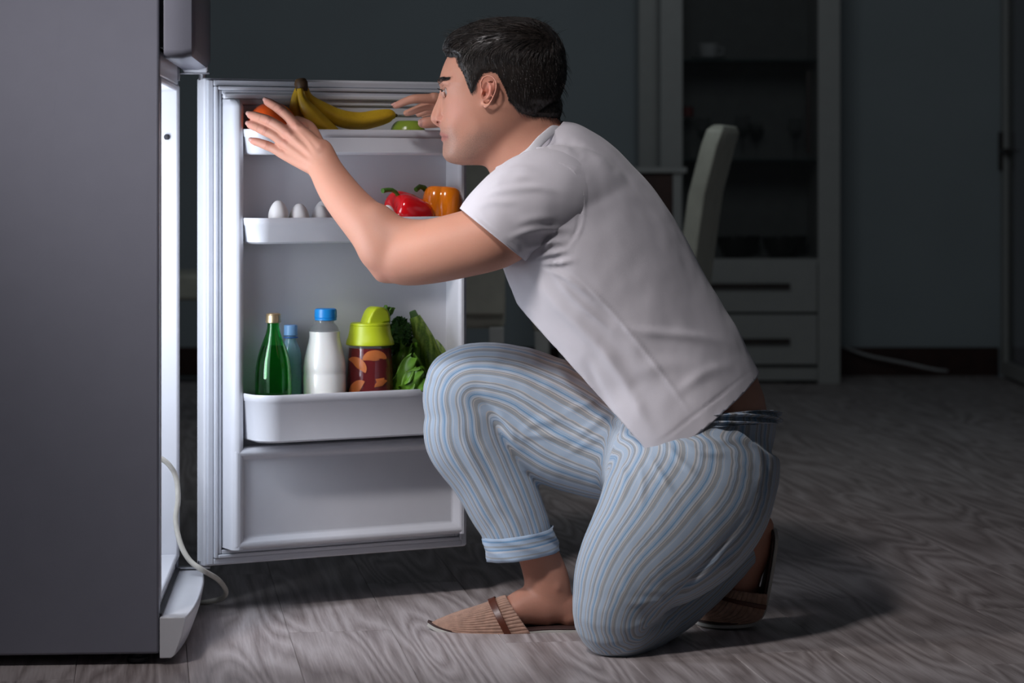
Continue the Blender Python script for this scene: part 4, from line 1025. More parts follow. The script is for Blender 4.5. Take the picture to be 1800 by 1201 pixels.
# ------------------------------------------------------------------ eyes, brows, lashes, nails
def eyemat():
    t=NT('eyeball'); co=t.obj(); ln=t.n('ShaderNodeVectorMath',operation='DOT_PRODUCT'); nv=t.n('ShaderNodeVectorMath',operation='NORMALIZE'); t.l(co,nv.inputs[0]); t.l(nv.outputs[0],ln.inputs[0]); ln.inputs[1].default_value=(-.94,-.30,-.14)
    c=t.ramp(ln.outputs['Value'],[(.0,(.62,.56,.54)),(.868,(.70,.66,.64)),(.885,(.05,.03,.02)),(.93,(.13,.07,.035)),(.966,(.10,.05,.025)),(.972,(.005,.005,.005))])
    t.set(Base_Color=c,Roughness=.06,Coat_Weight=.6); return t.m
M['eye']=eyemat(); M['lid']=plain('eyelid_skin',(.56,.30,.22),.5,sss=.1); M['hair']=None
for s in (-1,1):
    ec=HR(H(789.3,160.8,s*.031)); ER=.0120
    g=G(); g.ball(ec,ER,28,18); g.build('eyeball',M['eye'],body,origin=ec,angle=0)
    for nm,lo,hi in (('upper_eyelid',10,62),('lower_eyelid',-58,-11)):
        g=G(); R=[]
        for i in range(7):
            f=i/6
            ring=[]
            for k in range(17):
                b=(k/16*2-1); az=b*math.radians(66)
                edge=(lo if lo>0 else 0)*(1-.75*b*b)+(-3 if lo>0 else 3)*b*0
                edge=(lo*(1-.78*b*b)) if lo>0 else (hi*(1-.70*b*b)); el=math.radians(edge+((hi if lo>0 else lo)-edge)*f)
                rr=ER*(1.075+.05*math.exp(-(f/.16)**2))
                ring.append(ec+Vector((-math.cos(el)*math.cos(az)*rr, math.cos(el)*math.sin(az)*rr, math.sin(el)*rr)))
            R.append(ring)
        gg=G(); gg.rings(R,False,False,closed=False); g.add(gg.V,gg.F)
        o=g.build(nm,M['lid'],body,origin=ec,angle=0,fixn=False); m=o.modifiers.new('s','SOLIDIFY'); m.thickness=.0012; m.offset=1
def hairmat():
    t=NT('dark_brown_hair'); co=t.obj(); n=t.noise(co,90,3)
    gi=t.n('ShaderNodeNewGeometry').outputs['Random Per Island']; t.set(Base_Color=t.ramp(t.math('MULTIPLY',gi,t.math('ADD',n,.5)),[(.2,(.006,.005,.0046)),(.7,(.024,.018,.015)),(1.,(.075,.06,.052))]),Roughness=.34); t.b.inputs['Specular IOR Level'].default_value=.55; return t.m
M['hair']=hairmat()
def strand(g,pts,r):
    n=len(pts); V=[];F=[]
    for i,p in enumerate(pts):
        t=(pts[min(i+1,n-1)]-pts[max(i-1,0)]).normalized(); a=t.orthogonal().normalized(); b=t.cross(a); q=r*(1-.85*(i/(n-1))**2)
        for k in range(3): V.append(p+a*q*math.cos(2.0944*k)+b*q*math.sin(2.0944*k))
    for i in range(n-1):
        for k in range(3): F.append((i*3+k,i*3+(k+1)%3,(i+1)*3+(k+1)%3,(i+1)*3+k))
    k=len(g.V); g.V+=V; g.F+=[[x+k for x in f] for f in F]
bvW=getv(bme)+np.array(ORG); pf=np.empty(len(bme.polygons)*4,np.int32)
hm=(bvW[:,2]>P(0,330,4.9).z)&(np.abs(bvW[:,0]+.01)<.22)
def loops_of(me):
    ls=np.empty(len(me.loops),np.int32); me.loops.foreach_get('vertex_index',ls); st=np.empty(len(me.polygons),np.int32); me.polygons.foreach_get('loop_start',st); tt=np.empty(len(me.polygons),np.int32); me.polygons.foreach_get('loop_total',tt); return ls,st,tt
ls,st,tt=loops_of(bme); Q=ls[st[:,None]+np.arange(4)] if (tt==4).all() else None
if Q is None: Q=np.array([ls[s_:s_+4] if n_==4 else [*ls[s_:s_+3],ls[s_]] for s_,n_ in zip(st,tt)])
fm=hm[Q].all(1); HQ=Q[fm]; ids=np.unique(HQ); remap=-np.ones(len(bvW),int); remap[ids]=np.arange(len(ids))
HV=bvW[ids]; HF=remap[HQ]
hbvh=BVHTree.FromPolygons([tuple(v) for v in HV],[tuple(f) for f in HF])
rnd=random.Random(11)
# brows
for s in (-1,1):
    g=G()
    for i in range(330):
        f=rnd.random(); w=rnd.uniform(-1,1)
        x=769.5+24*f; y=146.5-7.0*f**.8+6.0*w*(1-.60*f); dy=s*(.006+.053*f)
        p0=HR(H(x-4,y,dy)); loc,nr,_,_=hbvh.find_nearest(p0)
        if loc is None: continue
        d=(HR(H(x+9,y-5-3*w,dy+s*.010))-HR(H(x,y,dy))).normalized(); L=rnd.uniform(.005,.010)
        pts=[loc+nr*.0003+d*L*k/4+nr*(.0014*math.sin(k/4*2.6)) for k in range(5)]; strand(g,pts,.00040)
    g.build('eyebrow',M['hair'],body,origin=HR(H(778,145,s*.03)),angle=0,fixn=False)
    g=G(); ec=HR(H(789.3,160.8,s*.031))
    for i in range(64):
        b=-1+2*i/63; az=b*math.radians(58); el=math.radians(10*(1-.75*b*b)); v=Vector((-math.cos(el)*math.cos(az),math.cos(el)*math.sin(az),math.sin(el)))
        p0=ec+v*.0136; pts=[p0+v*(.0062*k/4)+Vector((0,0,-.0012*k/4+.0030*(k/4)**2)) for k in range(5)]; strand(g,pts,.00045)
    g.build('eyelashes',M['hair'],body,origin=ec,angle=0,fixn=False)
M['nail']=plain('fingernail',(.66,.36,.30),.25,var=.05)
def nail(tip,dirp,out,w,l):
    a=(dirp).normalized(); n=(out-a*out.dot(a)).normalized(); b=a.cross(n); g=G(); R=[]
    for i in range(6):
        f=i/5; ring=[]
        ww=w*(.72+.45*math.sin(math.pi*(.15+.6*f)))*(1 if f<1 else .9)
        for k in range(9):
            t_=(k/8*2-1); ring.append(tip+a*(l*(f-1)+.0012*(1-t_*t_)*(1 if f>.8 else 0))+b*ww*math.sin(t_*1.1)+n*(ww*(math.cos(t_*1.1)-1)+.0004))
        R.append(ring)
    gg=G(); gg.rings(R,False,False,closed=False); o=gg.build('fingernail',M['nail'],body,origin=tip,angle=0,fixn=False)
    m=o.modifiers.new('s','SOLIDIFY'); m.thickness=.0006; m.offset=1
def on_skin(c,dirv):
    return c+dirv.normalized()
bb_all=None
def nail_at(x,y,D,x2,y2,D2,r,out,w=.0048,l=.0095):
    c=P(x,y,D); d=c-P(x2,y2,D2); o=Vector(out); a=d.normalized(); n=(o-a*o.dot(a)).normalized()
    nail(c+a*r*.75*D/FPX+n*r*.93*D/FPX,d,o,w,l)
nail_at(469,178.5,5.050,482,186,5.035,6.4,(-.45,-.45,.75)); nail_at(440,202,5.044,456,206.5,5.026,6.5,(-.25,-.8,.5)); nail_at(439,219,5.038,452,224,5.024,6.2,(-.25,-.85,.45)); nail_at(444,247.5,5.029,456,251,5.021,5.8,(-.15,-.9,.35),.0042,.0085)
nail_at(742,216.5,5.096,756,215,5.098,8.8,(-.05,-1,.1),.0062,.0115); nail_at(695,186,5.123,704,182,5.119,5.9,(-.2,-.35,.9),.0045,.009)
# ------------------------------------------------------------------ hair: scalp cap and strands
HAIRPOLY=[(760,20),(764,92),(784,99),(797,103),(809,104),(809,115),(818,128),(826,148),(833,166),(839,166),(845,152),(850,142),(857,132.5),(868,130),(879,133),(886,146),(893,160),(899,180),(918,200),(940,207.5),(984,209),(1020,211),(1020,20)]
def inpoly(p,poly):
    x,y=p[:,0],p[:,1]; c=np.zeros(len(p),bool); n=len(poly); j=n-1
    for i in range(n):
        xi,yi=poly[i]; xj,yj=poly[j]
        t=((yi>y)!=(yj>y))&(x<(xj-xi)*(y-yi)/(yj-yi+1e-9)+xi); c^=t; j=i
    return c
rmi=rm.inverted(); rmin=np.array(rmi)
HL=(np.c_[HV,np.ones(len(HV))]@rmin.T)[:,:3]            # head-local (unrotated) coordinates
hp=np.stack([900+HL[:,0]*FPX/DH,HORIZ+(CAMH-HL[:,2])*FPX/DH],1)
inh=inpoly(hp,HAIRPOLY)&(np.abs(HL[:,1]-DH)<.0835)
dedge=seg_dist(hp,HAIRPOLY[1:-1])
hmn=np.zeros((len(HV),3)); 
fv=HV[HF]; fn=np.cross(fv[:,2]-fv[:,0],fv[:,3]-fv[:,1]); 
for k in range(4): np.add.at(hmn,HF[:,k],fn)
hmn/=np.linalg.norm(hmn,axis=1)[:,None]+1e-12
def thick(q):
    "hair depth in metres from picture-side position"
    x,y=q[:,0],q[:,1]
    top=np.clip((118-y)/60,0,1); back=np.clip((x-900)/70,0,1)*np.clip((215-y)/40,0,1)
    quiff=np.exp(-((x-792)/24)**2-((y-82)/24)**2)
    return .0028+.0078*top+.0070*back*(1-.55*top)+.0085*quiff
ff=inh[HF].all(1); CF=HF[ff]; cid=np.unique(CF); rm2=-np.ones(len(HV),int); rm2[cid]=np.arange(len(cid))
th=thick(hp)*np.clip(dedge/9,0.10,1)
nz=np.array([noise.noise(Vector((v[0]*55,v[1]*160,v[2]*75)))*.5+noise.noise(Vector((v[0]*25,v[1]*60,v[2]*30))) for v in HV[cid]])
CV=HV[cid]+hmn[cid]*(th[cid]*(.86+.22*nz))[:,None]
cme=mesh_from('hair',CV,rm2[CF]); cme.transform(Matrix.Translation(-ORG)); hair=link('hair',cme,M['hair'],body,Matrix.Translation(ORG),True,0)
cb_=BVHTree.FromPolygons([tuple(v) for v in CV],[tuple(f) for f in rm2[CF]])
g=G(); cand=np.where(inh)[0]
pick=np.random.RandomState(3).choice(cand,7600)
rot3=rm.to_3x3()
for vi in pick:
    q=hp[vi]; x,y=q; side=1 if HL[vi,1]>DH else -1
    topk=min(1,max(0,(112-y)/45)); 
    # combing direction, seen from the side
    fr_=np.array([-1.0,.10+.35*max(0,(830-x)/50)]); sd=np.array([.42,.90]); bk=np.array([.10,1.0])
    kb=min(1,max(0,(x-890)/50)); lowd=sd*(1-kb)+bk*kb
    if x<850 and y>95: lowd=np.array([.15,.95])
    if x>955: topk*=max(0,1-(x-955)/30)
    d2=fr_*topk+lowd*(1-topk); d2=d2/np.linalg.norm(d2)
    dv=rot3@Vector((d2[0],rnd.uniform(-.22,.22)+(-side*.25*topk),-d2[1])); dv.normalize()
    L=(.010+.036*topk)*rnd.uniform(.6,1.1)*(1 if dedge[vi]>8 else .55)
    p0=Vector(HV[vi])+Vector(hmn[vi])*(th[vi]*rnd.uniform(.25,.9)); pts=[p0]; pcur=p0; ns=6 if topk>.3 else 4
    lift0=rnd.uniform(.0004,.0022)+(.0016*topk); wob=rnd.uniform(-.25,.25)
    for k in range(ns):
        dv2=(dv+Vector((0,wob*.3*math.sin(k*.8),0))).normalized()
        pn_=pcur+dv2*(L/ns); loc,nr,_,dd=cb_.find_nearest(pn_)
        if loc is not None and dd<.03:
            lift=lift0*math.sin(math.pi*min(1,(k+1)/ns*.8))+.0003
            tgt=loc+nr*lift
            if (tgt-pn_).length<.012: pn_=tgt
        pts.append(pn_); pcur=pn_
    strand(g,pts,rnd.uniform(.00022,.00042))
# short strands that soften the hairline
edge=cand[(dedge[cand]<5)&(hp[cand,1]>96)]
for vi in np.random.RandomState(8).choice(edge,1500):
    q=hp[vi]; x,y=q
    d2=(.45,.9) if x<842 else ((.25,-.1) if y<150 and x<880 else (.30,.95))
    if x<812 and y<112: d2=(.5,.25)
    dv=(rot3@Vector((d2[0],rnd.uniform(-.15,.15),-d2[1]))).normalized(); nr=Vector(hmn[vi]); p0=Vector(HV[vi])+nr*.0004; L=rnd.uniform(.004,.009)
    strand(g,[p0+dv*L*k/4+nr*(.0012*math.sin(k*.6)) for k in range(5)],.00022)
# loose tips along crown and nape
for vi in np.random.RandomState(5).choice(cand,420):
    q=hp[vi]
    if not (q[1]<75 or q[0]>960 or q[0]<800): continue
    nr=Vector(hmn[vi]); base_=Vector(HV[vi])+nr*th[vi]*.8
    d=(rot3@Vector((-.8 if q[1]<75 and q[0]<930 else .3,rnd.uniform(-.3,.3),.1 if q[1]<75 else -.9))).normalized()
    L=rnd.uniform(.012,.026); pts=[base_+d*L*k/5+nr*(.005*math.sin(k/5*2.0)) for k in range(6)]; strand(g,pts,.00026)
sme=mesh_from('hair_strands',[v-ORG for v in g.V],g.F); so=link('hair_strands',sme,M['hair'],hair,Matrix.Translation(ORG),True,0); so['kind']='stuff'
def tidy(me):
    "merge the slivers left along cut edges, then even the edge line"
    bm=bmesh.new(); bm.from_mesh(me)
    bv=[v for v in bm.verts if v.is_boundary]; near=set(bv)
    for v in bv:
        for e in v.link_edges: near.add(e.other_vert(v))
    bmesh.ops.remove_doubles(bm,verts=list(near),dist=.0021)
    for _ in range(3):
        bv=[v for v in bm.verts if v.is_boundary]; new={}
        for v in bv:
            ns=[e.other_vert(v) for e in v.link_edges if e.is_boundary]
            if len(ns)==2 and (ns[0].co-v.co).normalized().dot((ns[1].co-v.co).normalized())<-.3: new[v]=v.co*.4+(ns[0].co+ns[1].co)*.3
        for v,c in new.items(): v.co=c
    bm.to_mesh(me); bm.free()
# ------------------------------------------------------------------ t-shirt
def fabric(name,col,weave=900,bump=.25,sheen=.25):
    t=NT(name); co=t.obj(); n=t.noise(co,weave,2,.6); n2=t.noise(co,35,3)
    t.set(Base_Color=t.mix(t.math('MULTIPLY',n,.22),t.ramp(n2,[(.3,tuple(c*.97 for c in col)),(.7,col)]),tuple(c*.80 for c in col)),Roughness=.86,Sheen_Weight=sheen); t.b.inputs['Specular IOR Level'].default_value=.2
    t.bump(n,bump,.0008); return t.m
M['shirt']=fabric('white_jersey',(.68,.655,.70))
g=G(); TY=math.radians(22)
TS=[pr((872,300),(982,226),4.885,.070),pr((868,330),(1046,248),4.89,.105,TY*.3),pr((868,372),(1088,270),4.895,.150,TY*.6),pr((872,425),(1126,308),4.90,.178,TY*.6),pr((886,480),(1166,362),4.90,.180,TY*.6),pr((913,540),(1206,424),4.90,.175,TY*.5),pr((948,605),(1245,497),4.90,.168,TY*.4),
    pr((985,668),(1284,565),4.90,.165,TY*.3),pr((1022,716),(1318,622),4.90,.168,TY*.2),pr((1070,775),(1340,668),4.90,.175),pr((1108,850),(1372,735),4.90,.180)]
loft_geo(g,TS,5,56,(.2,.2))
# left sleeve and right sleeve
loft_geo(g,[ringdef((1075,362),4.87,66,.08),ringdef((1012,348),4.82,86,.088),ringdef((962,344),4.782,83,.082),ringdef((922,358),4.768,78,.074),ringdef((900,375),4.765,72,.068)],6,48,(.8,.3))
chain(g,[(948,430,4.80,40),(960,420,4.81,48),(985,400,4.83,50)])
loft_geo(g,[ringdef((1035,335),5.03,62,.075),ringdef((1020,310),5.12,58,.066),ringdef((1002,287),5.20,52,.060)],6,40,(.5,.1))
sme=fuse(g,.0042,14,.5)
V=getv(sme); Nn=getn(sme)
FS=[(a_,b_,c_*1.35) for a_,b_,c_ in [([(842,350),(880,336),(940,330),(985,340)],6,.0034),([(832,362),(870,356),(915,358)],5,.0026),([(850,332),(890,318),(940,312)],6,.0030),([(868,312),(905,298),(950,300)],6,.0028),
 ([(890,420),(930,405),(975,402),(1012,405)],6,.0030),([(915,440),(955,428),(1000,424)],5,.0032),([(900,395),(940,384),(985,384)],8,.0018),
 ([(940,456),(965,446),(1000,440)],4.5,.0045),([(944,462),(975,462),(1010,458)],4.5,.0038),([(940,452),(960,432),(978,408)],5,.0030),
 ([(950,466),(1000,490),(1050,530)],6,.0035),([(930,480),(985,540),(1060,615),(1120,690)],11,.0050),([(905,500),(950,590),(1010,680),(1075,760)],12,.0045),([(960,470),(1010,525),(1075,580)],6,.0028),
 ([(990,462),(1060,530),(1130,612),(1190,692),(1222,738)],3.2,.0022),
 ([(1085,575),(1150,585),(1220,592),(1280,605)],9,.0030),([(1100,660),(1180,640),(1250,650)],14,.0016),([(1180,700),(1240,655),(1300,640)],10,.0020),
 ([(1000,250),(1040,268),(1080,300)],12,.0030),([(945,262),(985,262),(1020,275)],7,.0030),([(960,285),(1000,292),(1030,312)],8,.0022),
 ([(1155,778),(1225,727),(1318,654)],2,-.0014),([(824,356),(850,391),(892,424),(938,447)],2,-.0014),([(1020,620),(1060,700),(1110,775)],9,-.0040),([(1050,600),(1110,690),(1160,760)],10,.0030)]]
folds(V,Nn,FS)
folds(V,Nn,[([(968,280),(1000,300),(1018,332),(1022,365),(1012,408),(990,440)],2.6,-.0022),([(966,277),(1003,297),(1023,331),(1027,366),(1017,410),(993,444)],2.4,.0016)])
wn=np.array([noise.noise(Vector((v[0]*13,v[1]*13,v[2]*9)))*.0022+noise.noise(Vector((v[0]*34,v[1]*34,v[2]*26)))*.0010 for v in V]); V+=Nn*wn[:,None]
# the side that hangs away from the belly, towards the hem corner
pp_=topx(V); push(V,P(1120,785,4.74),.12,(-.010,-.022,-.008))
setv(sme,V)
A_=P(1336,660,4.97); B_=P(1137,798,4.74); C_=P(1060,716,4.96)
for q0,q1 in (((1337,657),(1140,814)),((1062,704),(1142,792))):
    a_,b_=P(*q0,4.85),P(*q1,4.85); n_=(b_-a_).cross(Vector((0,1,0))).normalized(); n_= n_ if n_.z<0 else -n_
    cut(sme,b_,n_)
# sleeve: open tube growing out of the armhole seam
sg=G(); loft_geo(sg,[ringdef((1008,347),4.818,79,.0800),ringdef((985,345),4.799,85.5,.0858),ringdef((958,344),4.781,85,.0845),ringdef((922,358),4.767,80.5,.0775),ringdef((889,385),4.763,77,.073),ringdef((866,413),4.762,74.5,.0715)],9,150,(0,0))
sg.F=[f for f in sg.F if len(f)==4]; tm=mesh_from('tmp',sg.V,sg.F)
bm=bmesh.new(); bm.from_mesh(tm); bmesh.ops.recalc_face_normals(bm,faces=bm.faces)
cen_=P(930,365,4.77); f0=bm.faces[:][len(bm.faces)//2]
if sum(1 for f in bm.faces if f.normal.dot(f.calc_center_median()-cen_)<0)>len(bm.faces)/2: bmesh.ops.reverse_faces(bm,faces=bm.faces)
bm.to_mesh(tm); bm.free()
SV=getv(tm); SN=getn(tm); folds(SV,SN,FS[:10]); folds(SV,SN,[([(824,356),(850,391),(892,424),(938,447)],2,-.0014)])
wn=np.array([noise.noise(Vector((v[0]*13,v[1]*13,v[2]*9)))*.0022+noise.noise(Vector((v[0]*34,v[1]*34,v[2]*26)))*.0010 for v in SV]); SV+=SN*wn[:,None]; setv(tm,SV)
bm=bmesh.new(); bm.from_mesh(sme); bm.from_mesh(tm); bm.to_mesh(sme); bm.free(); bpy.data.meshes.remove(tm)
ra=P(1002,287,5.205); cut_local(sme,ra,(ra-P(1020,310,5.12)).normalized(),ra,.10)
na,nb,nc=P(980,222,4.90),P(930,272,4.80),P(866,309,4.885); nn_=plane3(na,nb,nc); nn_= nn_ if nn_.z>0 else -nn_
cut_local(sme,nb+nn_*.004,nn_,P(915,255,4.88),.115)
tidy(sme); sme.transform(Matrix.Translation(-ORG)); shirt=link('t_shirt',sme,M['shirt'],body,Matrix.Translation(ORG),True,0)
m=shirt.modifiers.new('thick','SOLIDIFY'); m.thickness=.0018; m.offset=-1
# collar rib: a flat band round the neck
M['rib']=fabric('white_rib_knit',(.70,.69,.73),500,.35)
cp=[(986,222,4.905),(974,232,4.845),(953,250,4.803),(934,271,4.784),(905,291,4.796),(880,303,4.845),(878,303,4.90),(890,290,4.95),(925,255,4.97),(962,230,4.955)]
C=catmull([np.array(P(*q)) for q in cp]+[np.array(P(*cp[0]))],5)[:-1]
cen=sum((Vector(c) for c in C),Vector())/len(C); g=G(); R=[]
for i,c in enumerate(C):
    c=Vector(c); t_=(Vector(C[(i+1)%len(C)])-Vector(C[i-1])).normalized(); o_=(c-cen); o_=(o_-t_*o_.dot(t_)).normalized(); up=t_.cross(o_)
    if up.dot(nn_)<0: up=-up
    R.append([c+o_*.003+up*.0045+(o_*.0034*math.cos(a)+(up*.95-o_*.35)*.0088*math.sin(a)) for a in [6.283*k/12 for k in range(12)]])
g.rings(R,loop=True); co_=g.build('collar',M['rib'],shirt,origin=ORG,angle=0)
# sleeve hem band
def band(name,mat,parent,a,b,D0,rd,depth,w,bulge=.004,N=64,th=.0028,nrm_=None):
    "band round an opening that runs from a to b seen from the camera"
    ca,cb2=P(*a,D0),P(*b,D0); c=(ca+cb2)/2; ax=(ca-cb2)/2; g=G(); R=[]
    for k in range(N):
        t_=6.2832*k/N; p=c+ax*math.cos(t_)*1.0+Vector((0,rd,0))*math.sin(t_)
        o_=(ax.normalized()*math.cos(t_)/max(ax.length,1e-6)+Vector((0,1,0))*math.sin(t_)/rd).normalized()
        R.append([p+o_*(th*math.cos(q)+.001)+nrm_*(w*.5*math.sin(q)-w*.42) for q in [6.2832*j/14 for j in range(14)]])
    g.rings(R,loop=True); return g.build(name,mat,parent,origin=ORG,angle=0)
# ------------------------------------------------------------------ pyjama trousers
def stripes():
    t=NT('striped_flannel'); a=t.n('ShaderNodeAttribute',attribute_name='wrap'); sp=t.n('ShaderNodeSeparateXYZ'); t.l(a.outputs['Vector'],sp.inputs[0])
    ang=t.math('ARCTAN2',sp.outputs[1],sp.outputs[0]); u=t.math('MULTIPLY',ang,sp.outputs[2])
    fr1=t.math('FRACT',t.math('ADD',t.math('DIVIDE',u,.060),20.0))
    lb=(.37,.47,.59); wh=(.54,.57,.61); gy=(.275,.285,.285); bl=(.12,.28,.47); cr=(.55,.50,.45); nv=(.09,.14,.22)
    seq=[(.00,lb),(.13,wh),(.16,lb),(.20,gy),(.31,cr),(.335,gy),(.37,wh),(.40,lb),(.45,bl),(.50,lb),(.52,bl),(.535,lb),(.60,cr),(.62,wh),(.66,gy),(.73,nv),(.742,lb),(.79,nv),(.80,lb),(.83,wh),(.88,gy),(.93,cr),(.955,lb)]
    c=t.ramp(fr1,seq,'CONSTANT'); co=t.obj(); n=t.noise(co,700,2,.7); n2=t.noise(co,45,3)
    c=t.mix(t.math('MULTIPLY',n,.35),c,(.50,.56,.64)); c=t.mix(t.math('MULTIPLY',n2,.14),c,(.30,.36,.44))
    t.set(Base_Color=c,Roughness=.9,Sheen_Weight=.3); t.b.inputs['Specular IOR Level'].default_value=.15; t.bump(n,.3,.0010); return t.m
M['stripe']=stripes()
g=G()
LA=[pr((1140,690),(1366,678),4.90,.150),pr((1130,738),(1367,716),4.90,.152),pr((1085,790),(1367,752),4.89,.163),pr((1068,850),(1368,800),4.87,.168),pr((1058,900),(1350,862),4.81,.150),pr((1034,955),(1300,916),4.755,.115),pr((1010,1015),(1216,986),4.715,.095),pr((1003,1062),(1166,1048),4.70,.086),
    ringdef((1078,1090),4.70,66,.078),ringdef((1112,1098),4.75,56,.062),ringdef((1168,1066),4.84,56,.058),ringdef((1224,1028),4.905,50,.052),ringdef((1262,997),4.935,44,.046),ringdef((1288,974),4.955,40,.043),ringdef((1310,956),4.968,40,.043)]
RA=[ringdef((1190,790),4.95,104,.13),pr((1075,690),(1072,880),4.965,.115),pr((1000,645),(985,860),4.97,.105),pr((935,618),(945,825),4.97,.098),pr((880,606),(908,782),4.97,.092),ringdef((838,682),4.97,80,.086),ringdef((820,692),4.97,78,.086),ringdef((826,725),4.97,80,.086),pr((747,757),(914,776),4.97,.085),pr((786,828),(932,822),4.97,.080),pr((820,890),(952,876),4.965,.074),pr((847,938),(965,916),4.96,.070),pr((864,990),(978,972),4.955,.067),pr((868,1004),(982,990),4.955,.067)]
fA=loft_geo(g,LA,6,56,(.1,.1)); fB=loft_geo(g,RA,6,56,(.5,.1))
g.ball(P(1082,1085,4.712),(.062,.07,.064),24,14); g.ball(P(806,672,4.97),(.064,.078,.062),24,14)
g.ball(P(1290,800,4.86),(.07,.11,.09),24,14)
pme=fuse(g,.0040,4,.5)
V=getv(pme)
# wrap coordinate: angle round the nearest leg section
def wrapcoord(V):
    best=np.full(len(V),1e9); out=np.zeros((len(V),3))
    for f,R0 in ((fA,.125),(fB,.098)):
        for i in range(0,len(f['c'])):
            d=V-f['c'][i]; tt_=d@f['t'][i]; x=d@f['a1'][i]; y=d@f['a2'][i]; rho=np.sqrt((x/f['r1'][i])**2+(y/f['r2'][i])**2)
            cost=tt_**2*1.6+((rho-1)*min(f['r1'][i],f['r2'][i]))**2
            m=cost<best; best[m]=cost[m]; out[m,0]=(x/f['r1'][i])[m]; out[m,1]=(y/f['r2'][i])[m]; out[m,2]=R0
    ln=np.linalg.norm(out[:,:2],axis=1)[:,None]+1e-9; out[:,:2]/=ln; return out
Nn=getn(pme)
wr=wrapcoord(V)
E=np.empty(len(pme.edges)*2,np.int32); pme.edges.foreach_get('vertices',E); E=E.reshape(-1,2)
w2=wr.copy(); w2[:,2]*=1; relax(w2,np.ones(len(V))*.9,14); ln_2=np.linalg.norm(w2[:,:2],axis=1)[:,None]+1e-9; wr[:,:2]=w2[:,:2]/ln_2; wr[:,2]=w2[:,2]
FP=[([(1316,902),(1268,960),(1224,1010),(1190,1052),(1158,1092)],5,-.0060),([(905,770),(890,752),(860,720),(835,690)],8,-.0060),([(912,780),(900,756),(866,716)],7,.0050),([(925,800),(900,770),(862,735),(840,715)],6,.0045),([(905,778),(935,765),(985,770),(1030,790)],7,.0035),([(905,772),(940,745),(1000,735)],8,.0030),
 ([(1075,720),(1040,750),(1000,775)],8,.0028),([(1070,760),(1030,780),(990,800)],7,.0024),([(1060,700),(1020,715),(985,725)],7,.0026),
 ([(800,740),(830,810),(870,880),(930,925)],9,.0040),([(815,735),(850,810),(890,870),(945,905)],8,-.0035),([(860,800),(900,870),(958,912)],7,.0034),([(770,720),(800,800),(840,880),(865,940)],9,.0026),
 ([(1140,800),(1165,840),(1185,870)],6,.0035),([(1165,775),(1200,815),(1230,840)],6,.0040),([(1185,770),(1230,795),(1280,800)],6,.0040),([(1210,765),(1260,775),(1300,776)],6,.0026),([(1120,810),(1130,850),(1125,900)],6,.0026),([(1090,800),(1100,850),(1085,890)],6,.0026),
 ([(1345,780),(1350,830),(1335,880)],8,-.0030),([(1320,770),(1338,820),(1330,870)],7,.0026),
 ([(1180,1070),(1150,1085),(1120,1100),(1090,1110)],7,.0040),([(1195,1060),(1170,1090),(1130,1115)],6,-.0045),([(1185,1050),(1140,1058),(1095,1062)],7,.0034),([(1190,1065),(1180,1100),(1150,1128)],6,.0035),([(1200,1045),(1160,1040),(1120,1040)],7,.0022),
 ([(1305,960),(1290,985),(1262,1005)],5,.0034),([(1290,955),(1270,985),(1235,1015)],5,-.0035),([(1270,965),(1250,1000),(1210,1030)],6,.0032)]
folds(V,Nn,FP)
wn=np.array([noise.noise(Vector((v[0]*15,v[1]*15,v[2]*11+7)))*.0016+noise.noise(Vector((v[0]*40,v[1]*40,v[2]*30)))*.0009 for v in V]); V+=Nn*wn[:,None]
setv(pme,V)
at=pme.attributes.new('wrap','FLOAT_VECTOR','POINT'); at.data.foreach_set('vector',wr.astype(np.float32).ravel())
# waist opening, two leg openings
wa,wb=P(1364,728,4.9),P(1150,752,4.9); wn_=(wb-wa).cross(Vector((0,.158,-.022))).normalized(); wn_= wn_ if wn_.z>0 else -wn_
cut_local(pme,wa,wn_,P(1250,730,4.9),.30) if False else cut(pme,wa,wn_) if False else None
bm=bmesh.new(); bm.from_mesh(pme)
lim=lambda v:(v.co.x>P(1110,0,4.9).x)
gv=[v for v in bm.verts if lim(v)]; s_=set(gv)
bmesh.ops.bisect_plane(bm,geom=gv+[e for e in bm.edges if e.verts[0] in s_ and e.verts[1] in s_]+[f for f in bm.faces if all(v in s_ for v in f.verts)],plane_co=wa,plane_no=wn_,clear_outer=True)
bm.to_mesh(pme); bm.free()
ca,cb3=P(860,981,4.955),P(979,963,4.955); cn=(cb3-ca).cross(Vector((0,1,0))).normalized(); cn= cn if cn.z<0 else -cn
cut_local(pme,P(915,962,4.955),cn,P(923,990,4.955),.10)
la,lb_=P(1298,940,4.955),P(1307,992,4.955); ln_=(P(1312,955,4.965)-P(1262,993,4.915)).normalized(); cut_local(pme,P(1299,965,4.957),ln_,P(1312,955,4.965),.075)
tidy(pme); pme.transform(Matrix.Translation(-ORG)); pants=link('pyjama_trousers',pme,M['stripe'],body,Matrix.Translation(ORG),True,0)
m=pants.modifiers.new('thick','SOLIDIFY'); m.thickness=.002; m.offset=-1
